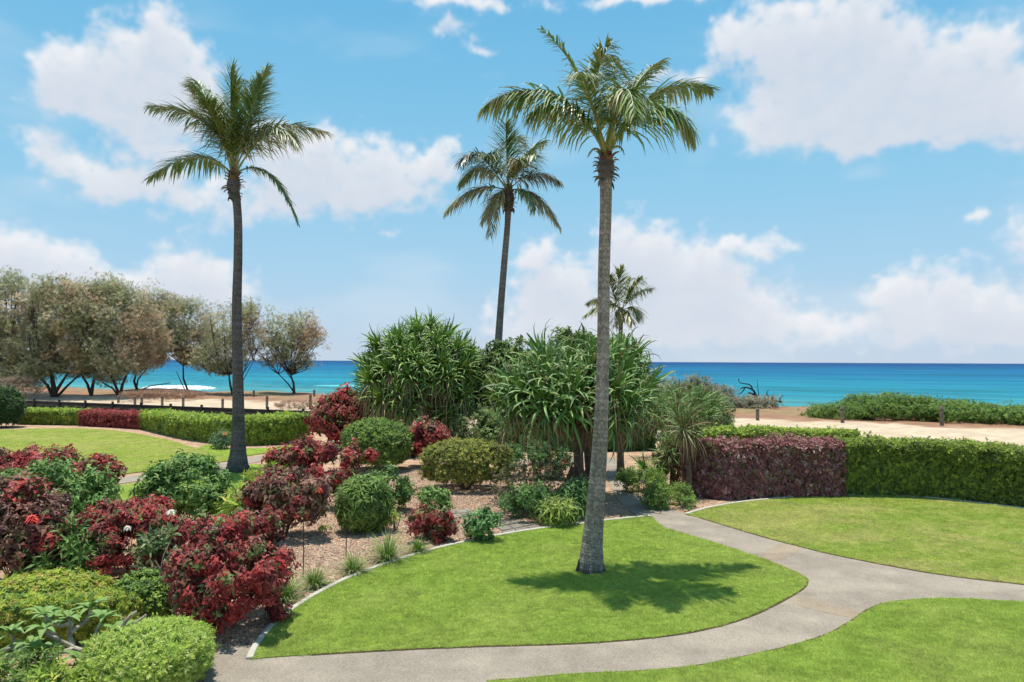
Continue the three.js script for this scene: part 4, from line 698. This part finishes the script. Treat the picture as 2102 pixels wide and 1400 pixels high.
// ---------------------------------------------------------------- tufts of strappy grass along the kerb
[[551, 620, 1186, 1242, 'green strappy grass clump at the tip of the broad red copperleaf'], [618, 672, 1168, 1214, 'small strappy grass clump at the foot of a thin riser'], [698, 756, 1140, 1186, 'round strappy grass clump beside the kerb between two risers'], [764, 826, 1098, 1162, 'tall pointed strappy grass clump near the small red shrub'], [834, 884, 1110, 1144, 'low strappy grass clump under the small red shrub']].forEach(([x0, x1, yt, yb, label]) => {
  const R = newRng(), f = ground((x0 + x1) / 2, yb - 8), k = -f.z / FOCAL, h = (yb - yt) * k * 1.05, r = (x1 - x0) * k / 2, g = thing('grass_clump', label, 'plant', 'strappy grass clumps', f);
  for (const [n, lo, hi, fall, c0] of [[210, .5, 1.45, 1.3, [.19, .3, .055]], [70, .1, .8, 1.2, [.32, .3, .13]]]) { const m = new Mesher(); for (let i = 0; i < n; i++) { const a = R() * 6.283, e = lo + (hi - lo) * R(), b = .6 + .8 * R(), c = c0.map((q) => q * b); m.strap(V(Math.cos(a) * .04, 0, Math.sin(a) * .04), V(Math.cos(a) * Math.cos(e), Math.sin(e), Math.sin(a) * Math.cos(e)), Math.max(h, r) * (.75 + .5 * R()), .016, fall, 5, c, mixc(c, [.5, .42, .2], R() * .7), .3); } part(c0[0] < .2 ? 'green_leaves' : 'dry_leaves', m.geo(), M.strap, g); }
});
// thin garden risers
[[622, 1060, 1186, 'thin dark sprinkler riser behind a small grass clump'], [710, 1070, 1146, 'thin dark sprinkler riser in front of the dense drooping shrub'], [800, 1050, 1112, 'thin dark sprinkler riser rising from the pointed grass clump'], [1279, 905, 992, 'thin grey riser at the path edge under the pandanus']].forEach(([x, yt, yb, label], i) => {
  const f = ground(x, yb), top = at(x - 1, yt, -f.z).y, g = thing('sprinkler_riser', label, 'sprinkler', 'sprinkler risers', f), m = new Mesher(), h = new Mesher();
  m.tube([V(0, -.05, 0), V(.008, top * .5, 0), V(-.01, top, 0)], [.011, .011, .01], 7, [1, 1, 1]); part('pipe', m.geo(), M.metal, g);
  h.tube([V(-.01, top - .005, 0), V(-.01, top + .03, 0), V(-.01, top + .05, 0)], [.018, .02, .008], 8, [1, 1, 1]); part('nozzle', h.geo(), M.metal, g);
});

// ---------------------------------------------------------------- frangipani with bare grey limbs
const frangiLeaf = (() => { const m = new Mesher(), c = [.14, .29, .045]; let prev = null; for (let k = 0; k <= 6; k++) { const t = k / 6, w = .045 * Math.sin(Math.PI * Math.pow(t, .8)) + .003, y = .05 * Math.sin(t * 2.2) - .09 * t * t, z = .26 * t, r = [m.v(-w, y + w * .3, z, c), m.v(0, y, z, mixc(c, [.4, .45, .2], .4)), m.v(w, y + w * .3, z, c)]; if (prev) { m.q(prev[0], prev[1], r[1], r[0]); m.q(prev[1], prev[2], r[2], r[1]); } prev = r; } return m.geo(); })();
function frangipani(label, foot, depth, limbs, leafEvery) {
  const R = newRng(), base = at(foot[0], foot[1], depth); base.y = 0; const g = thing('frangipani', label, 'shrub', 'frangipani shrubs', base);
  for (const pts of limbs) {
    const p = pts.map(([x, y, dz], i) => (x === null ? V(0, -.06, 0) : at(x, y, depth - (dz || 0)).sub(base))), line = new THREE.CatmullRomCurve3(p, false, 'centripetal').getPoints(10), m = new Mesher(), r0 = pts.girth || .034;
    m.tube(line, (t) => r0 * (1 - .5 * t), 8, (t, a) => { const b = .8 + .4 * fbm(a * 2, t * 12, 2); return [.68 * b, .62 * b, .54 * b]; }, 1); const limb = part('limb', m.geo(), M.wood, g);
    if (R() < leafEvery) { const tip = line[10], n = 6 + (R() * 5 | 0); for (let k = 0; k < n; k++) { const l = part('leaf', frangiLeaf, M.soft, limb); l.position.copy(tip).add(V(0, -.02, 0)); l.rotation.set(-.5 + R() * .75 - .3, k * 2.4 + R(), 0, 'YXZ'); l.scale.setScalar(.75 + .5 * R()); } }
  }
}
frangipani('bare branched frangipani with glossy leaves beside the lime ball shrub', [168, 1424], 10.4, [
  [[null], [150, 1380], [160, 1345], [152, 1330]], [[152, 1330], [120, 1312, .1], [100, 1285, .15], [92, 1262, .2]], [[152, 1330], [142, 1300, -.1], [148, 1278, -.1], [138, 1268, -.15]], [[152, 1330], [190, 1338, .1], [215, 1320, .15], [242, 1300, .2]], [[242, 1300, .2], [262, 1270, .2], [280, 1255, .25]], [[242, 1300, .2], [262, 1292, .1], [300, 1262, .1]], [[152, 1330], [120, 1340, .2], [96, 1335, .3]], [[160, 1345], [190, 1352, -.1], [205, 1340, -.2]], [[148, 1278, -.1], [120, 1285, -.1], [105, 1270, -.2]], [[142, 1300, -.1], [180, 1270, -.3], [186, 1248, -.3]], [[190, 1338, .1], [196, 1305, .1], [210, 1270, .1]], [[150, 1380], [180, 1362, .3], [165, 1355, .4]], [[120, 1312, .1], [100, 1305, .3], [90, 1290, .4]],
], .85);
frangipani('smaller frangipani with pale limbs at the edge of the golden shrub', [30, 1440], 10.2, [
  [[null], [38, 1380], [44, 1350], [40, 1335]], [[40, 1335], [20, 1330, .1], [2, 1345, .1]], [[44, 1350], [60, 1375, .2], [70, 1378, .25]], [[40, 1335], [52, 1325], [62, 1322]], [[38, 1380], [10, 1372, .2], [-6, 1368, .3]], [[44, 1350], [66, 1345, .3], [78, 1335, .35]], [[40, 1335], [30, 1318, -.1], [24, 1300, -.1]], [[38, 1380], [64, 1400, .4], [90, 1385, .5]],
], .95);
{ // a grey bare stem among the red shrubs
  const g = thing('bare_sapling', 'crooked bare grey stem rising beside the broad red copperleaf', 'sapling', null, ground(364, 1290)), b = g.position, D = -b.z, pts = [V(0, -.05, 0), at(358, 1235, D).sub(b), at(352, 1205, D).sub(b), at(330, 1170, D).sub(b), at(318, 1150, D).sub(b)], m = new Mesher();
  m.tube(new THREE.CatmullRomCurve3(pts).getPoints(12), (t) => .024 * (1 - .55 * t), 8, [.42, .36, .3]); part('stem', m.geo(), M.wood, g);
  const t = new Mesher(); t.tube([pts[3], at(336, 1140, D).sub(b), at(350, 1110, D + .2).sub(b)], [.014, .011, .006], 6, [.4, .35, .3]); part('twig', t.geo(), M.wood, g);
}

// ---------------------------------------------------------------- coastal oaks on the dune
function coastTree(label, foot, crown, trunks, o = {}) {
  const R = newRng(), base = ground(...foot), D = -base.z, k = D / FOCAL, g = thing('coastal_oak', label, 'tree', 'coastal trees along the dune', base);
  const loc = (x, y, dz = 0) => at(x, y, D - dz).sub(base), list = [], tips = [], bark = (t, a) => { const b = .6 + .6 * fbm(a * 2, t * 9, 3); return [.1 * b, .085 * b, .075 * b]; };
  // crown = several lobes [x, y, rx, ry]
  const lobes = crown.map(([x, y, rx, ry]) => ({ c: loc(x, y, (R() - .5) * rx * k * .8), rx: rx * k, ry: ry * k, rz: rx * k * .8 }));
  for (const [tx, ty, g0] of trunks) {
    const m = new Mesher(), head = loc(tx, ty), mid = head.clone().multiplyScalar(.45).add(V((R() - .5) * .5, .1, (R() - .5) * .5)); m.tube([V((R() - .5) * .6, -.15, (R() - .5) * .4), mid, head], [g0 * .8, g0 * .6, g0 * .42], 8, bark, 1); part('trunk', m.geo(), M.bark, g); tips.push([head, g0 * .5]);
  }
  for (const L of lobes) {
    for (let i = 0; i < 6; i++) {
      const [h, r] = tips.reduce((a, b) => (b[0].distanceTo(L.c) + R() * 2 < a[0].distanceTo(L.c) ? b : a)), a = R() * 6.283, e = (R() - .45) * 1.5, p = L.c.clone().add(V(Math.cos(a) * L.rx * .75, e * L.ry * .7, Math.sin(a) * L.rz * .75)), m = new Mesher(), mid = h.clone().lerp(p, .5).add(V((R() - .5) * .9, -.08 * h.distanceTo(p), (R() - .5) * .9)); m.tube([h, mid, p], [r * .7, r * .42, .025], 6, bark, 1); part('limb', m.geo(), M.bark, g);
      for (let j = 0; j < 3; j++) { const q = mid.clone().lerp(p, .2 + R() * .6), m2 = new Mesher(), e2 = q.clone().add(V((R() - .5) * 2.4, (R() - .2) * 1.6, (R() - .5) * 2.4)); m2.tube([q, q.clone().lerp(e2, .5).add(V(0, .12, 0)), e2], [.045, .03, .012], 5, bark, 1); part('limb', m2.geo(), M.bark, g); }
    }
    const n = Math.round(2.7 * (o.dens ?? 5.2) * (L.rx * L.ry * 2 + L.rx * L.rz * 2));
    for (let i = 0; i < n; i++) {
      const y = R() * 2 - 1, a = R() * 6.283, q = Math.sqrt(1 - y * y), f = .4 + .63 * Math.cbrt(R()) + (R() < .06 ? .22 * R() : 0), nn = V(Math.cos(a) * q, y, Math.sin(a) * q), lump = 1 + (noise3(nn.x * 2 + L.c.x, nn.y * 2, nn.z * 2) - .5) * 1.7, p = L.c.clone().add(V(nn.x * L.rx * f * lump, nn.y * L.ry * f * lump, nn.z * L.rz * f * lump)), b = .6 + .75 * R(), hue = noise3(p.x * .35 + 4, p.y * .35, p.z * .35 + 9);
      if (noise3(p.x * .9 + 10, p.y * .9, p.z * .9) < .43) continue;
      for (let j = 0; j < 7; j++) list.push(sprayAt(R, p.clone().add(V((R() - .5) * 1.1, (R() - .5) * .9, (R() - .5) * 1.1)), nn.clone().add(V(0, .6, 0)).normalize(), .72, tone(R, hue > .56 ? P.russet : hue < .46 ? P.olive : P.oak).map((v) => v * b)));
    }
  }
  instances('crown', G.oak, M.leaf, list.filter((e, i) => i % 2), g); instances('crown', G.wisp, M.leaf, list.filter((e, i) => i % 2 === 0), g); return list.length;
}
const oaks = [
  coastTree('coastal tree at the outer end of the row with a tall thin leader', [20, 812], [[20, 640, 62, 66], [40, 720, 60, 50], [10, 765, 50, 26], [55, 776, 40, 16], [22, 575, 22, 24], [-40, 680, 60, 80]], [[20, 740, .28], [48, 750, .2]]),
  coastTree('biggest coastal tree with several dark trunks from one base', [112, 815], [[110, 645, 75, 62], [75, 710, 60, 52], [150, 690, 65, 60], [110, 600, 50, 30], [80, 750, 50, 26], [150, 750, 46, 24]], [[70, 765, .26], [104, 755, .38], [140, 765, .26], [162, 770, .2]]),
  coastTree('coastal tree with paired leaning trunks behind the biggest one', [188, 812], [[195, 640, 70, 56], [180, 710, 55, 50], [215, 600, 40, 26], [195, 752, 44, 24], [222, 772, 30, 14]], [[165, 765, .22], [200, 760, .26]]),
  coastTree('coastal tree forking low into a vase of dark limbs', [243, 812], [[265, 655, 60, 60], [240, 715, 58, 48], [300, 690, 45, 48], [240, 605, 42, 26], [262, 745, 50, 22], [150, 640, 60, 50]], [[226, 770, .22], [262, 765, .24], [210, 785, .15]]),
  coastTree('coastal tree with a low limb reaching over the russet mound', [278, 800], [[325, 650, 42, 48], [318, 705, 48, 40], [345, 620, 30, 20], [300, 735, 40, 20], [290, 650, 40, 40]], [[280, 765, .24], [300, 758, .16], [350, 786, .1]]),
  coastTree('thin trunked coastal tree with the sea showing under its crown', [384, 802], [[385, 660, 45, 44], [390, 710, 46, 32], [370, 630, 32, 18], [430, 690, 34, 44], [350, 690, 34, 34], [400, 735, 34, 16]], [[376, 750, .18], [362, 762, .09]], { dens: 4.4 }),
  coastTree('coastal tree half hidden by the slender palm trunk', [482, 812], [[470, 670, 50, 50], [455, 740, 52, 28], [505, 690, 36, 50], [510, 640, 24, 24], [425, 735, 30, 22]], [[470, 770, .2], [500, 765, .14], [520, 742, .07]], { dens: 4.2 }),
  coastTree('leaning coastal tree with open crown at the seaward end of the row', [608, 808], [[590, 690, 52, 42], [560, 680, 36, 36], [620, 670, 34, 32], [640, 690, 28, 28], [605, 735, 40, 22], [560, 735, 30, 20]], [[597, 770, .2], [572, 768, .12], [585, 760, .1]], { dens: 3.6 }),
];
console.log('oaks', oaks.join(' '));
{ // black dead branches on the dune
  const R = newRng(), base = ground(1560, 836), D = -base.z, g = thing('dead_tree', 'fallen black dead tree with bare branches against the sea', 'dead tree', null, base), L = (x, y, dz = 0) => at(x, y, D - dz).sub(base);
  for (const [pts, r] of [[[[1556, 838], [1560, 824], [1552, 812], [1536, 806]], .16], [[[1560, 824], [1580, 820], [1604, 826]], .13], [[[1604, 826], [1600, 818], [1608, 812]], .06], [[[1552, 812], [1545, 800], [1530, 795], [1520, 798]], .09], [[[1580, 820], [1574, 808], [1578, 800]], .06], [[[1545, 800], [1540, 790], [1518, 785], [1516, 776]], .06], [[[1560, 824], [1556, 800], [1554, 780]], .035], [[[1580, 820], [1592, 828], [1598, 834]], .08], [[[1530, 795], [1522, 806], [1512, 810]], .05]]) { const m = new Mesher(), p = new THREE.CatmullRomCurve3(pts.map(([x, y], i) => L(x, y, (R() - .5) * .8 * (i > 0)))).getPoints(8); m.tube(p, (t) => r * (1 - .6 * t), 7, [.035, .03, .03]); part('branch', m.geo(), M.bark, g); }
}

{ // leaves dropped round the shrubs
  const R = newRng(), one = spray(1, .09, .05, { low: 0, high: .1 }), list = [], poly = pix([[430, 1345], [470, 1250], [560, 1120], [700, 1000], [1150, 980], [1290, 1045], [1180, 1076], [1000, 1103], [800, 1155], [660, 1214], [555, 1285], [515, 1335]]), lo = V(1e9, 0, 1e9), hi = V(-1e9, 0, -1e9);
  for (const p of poly) { lo.min(p); hi.max(p); }
  for (let k = 0; k < 2600; k++) { const x = lerp(lo.x, hi.x, R()), z = lerp(lo.z, hi.z, R()); if (!inside(poly, x, z)) continue; const s = .5 + .9 * R(), b = .6 + .7 * R(), t = R(); list.push({ p: V(x, .022, z), q: new THREE.Quaternion().setFromEuler(new THREE.Euler((R() - .5) * .6, R() * 6.283, (R() - .5) * .6)), s: V(s, s, s), c: (t < .4 ? [.3, .08, .06] : t < .75 ? [.36, .25, .14] : [.55, .46, .34]).map((q) => q * b) }); }
  instances('fallen_leaves', one, M.leaf, list, scene).userData.label = 'dry fallen leaves scattered over the mulch';
}
// ---------------------------------------------------------------- timber posts by the beach track
const log = (() => { const m = new Mesher(), R = newRng(), pts = []; for (let k = 0; k <= 6; k++) pts.push(V((R() - .5) * .012, -.1 + 1.1 * k / 6, (R() - .5) * .012)); m.tube(pts, (t, a) => .11 * (1 + .05 * Math.sin(a * 3) - (t > .98 ? .12 : 0)), 12, (t, a) => { const b = .75 + .5 * fbm(a * 2, t * 3, 3); return [.3 * b, .26 * b, .21 * b]; }, 2); return m.geo(); })();
const band = new THREE.CylinderGeometry(.117, .117, .05, 12, 1, true);
const posts = [[243, 812, 827, 'by the low forked tree'], [277, 813, 831, 'beside another post below the low forked tree'], [291, 814, 832, 'paired close with its neighbour by the low forked tree'], [333, 812, 833, 'below the russet mound'], [376, 814, 834, 'below the thin trunked tree'], [457, 818, 838, 'close beside the slender palm trunk'], [548, 812, 839, 'on the open pale sand before the leaning tree'], [637, 808, 840, 'beside the dark red shrub'], [521, 803, 815, 'on the dune crest under the half hidden tree'], [645, 803, 814, 'on the dune crest past the leaning tree'], [1555, 838, 863, 'in front of the black dead branches'], [1729, 834, 868, 'where the green dune bushes begin'], [1933, 834, 874, 'in front of the green dune bushes']];
posts.forEach(([x, yt, yb, where]) => { const f = ground(x, yb), g = thing('log_post', 'weathered log post standing ' + where, 'post', 'log posts along the beach track', f), p = part('post', log, M.wood, g), h = clamp((yb - yt) * -f.z / FOCAL, .7, 1.5); p.scale.set(1, h, 1); const b = part('wire_band', band, M.metal, g); b.position.y = h * .8; });

// ---------------------------------------------------------------- dark timber fence behind the low hedges
{
  const A = ground(-160, 888), B = ground(668, 876), a = at(-160, 880, 62).setY(0), b = at(700, 880, 45.5).setY(0), g = thing('timber_fence', 'long dark timber rail fence behind the low hedges', 'fence', null, a.clone()), dir = b.clone().sub(a), len = dir.length(), turn = Math.atan2(-dir.z, dir.x), n = 15, step = len / n, R = newRng();
  g.rotation.y = turn;
  const board = (w) => { const q = new THREE.BoxGeometry(w, .232, .04, 6, 1, 1); return q; }, fenceMat = std({ color: new THREE.Color(.045, .055, .06), map: barkMap, roughness: .85, bumpMap: barkBump, bumpScale: .006 });
  const bg = board(step - .012), pg = new THREE.BoxGeometry(.12, 1.5, .12);
  for (let i = 0; i <= n; i++) { const p = part('post', pg, fenceMat, g); p.position.set(i * step, .7, .085); p.rotation.y = (R() - .5) * .1; }
  for (let i = 0; i < n; i++) for (let j = 0; j < 5; j++) { const p = part('board', bg, fenceMat, g); p.position.set((i + .5) * step, .16 + j * .238, 0); p.rotation.z = (R() - .5) * .002; }
  const cap = new THREE.BoxGeometry(step - .01, .05, .2); for (let i = 0; i < n; i++) { const p = part('cap_rail', cap, fenceMat, g); p.position.set((i + .5) * step, 1.262, .03); }
}
renderer.render(scene, camera);
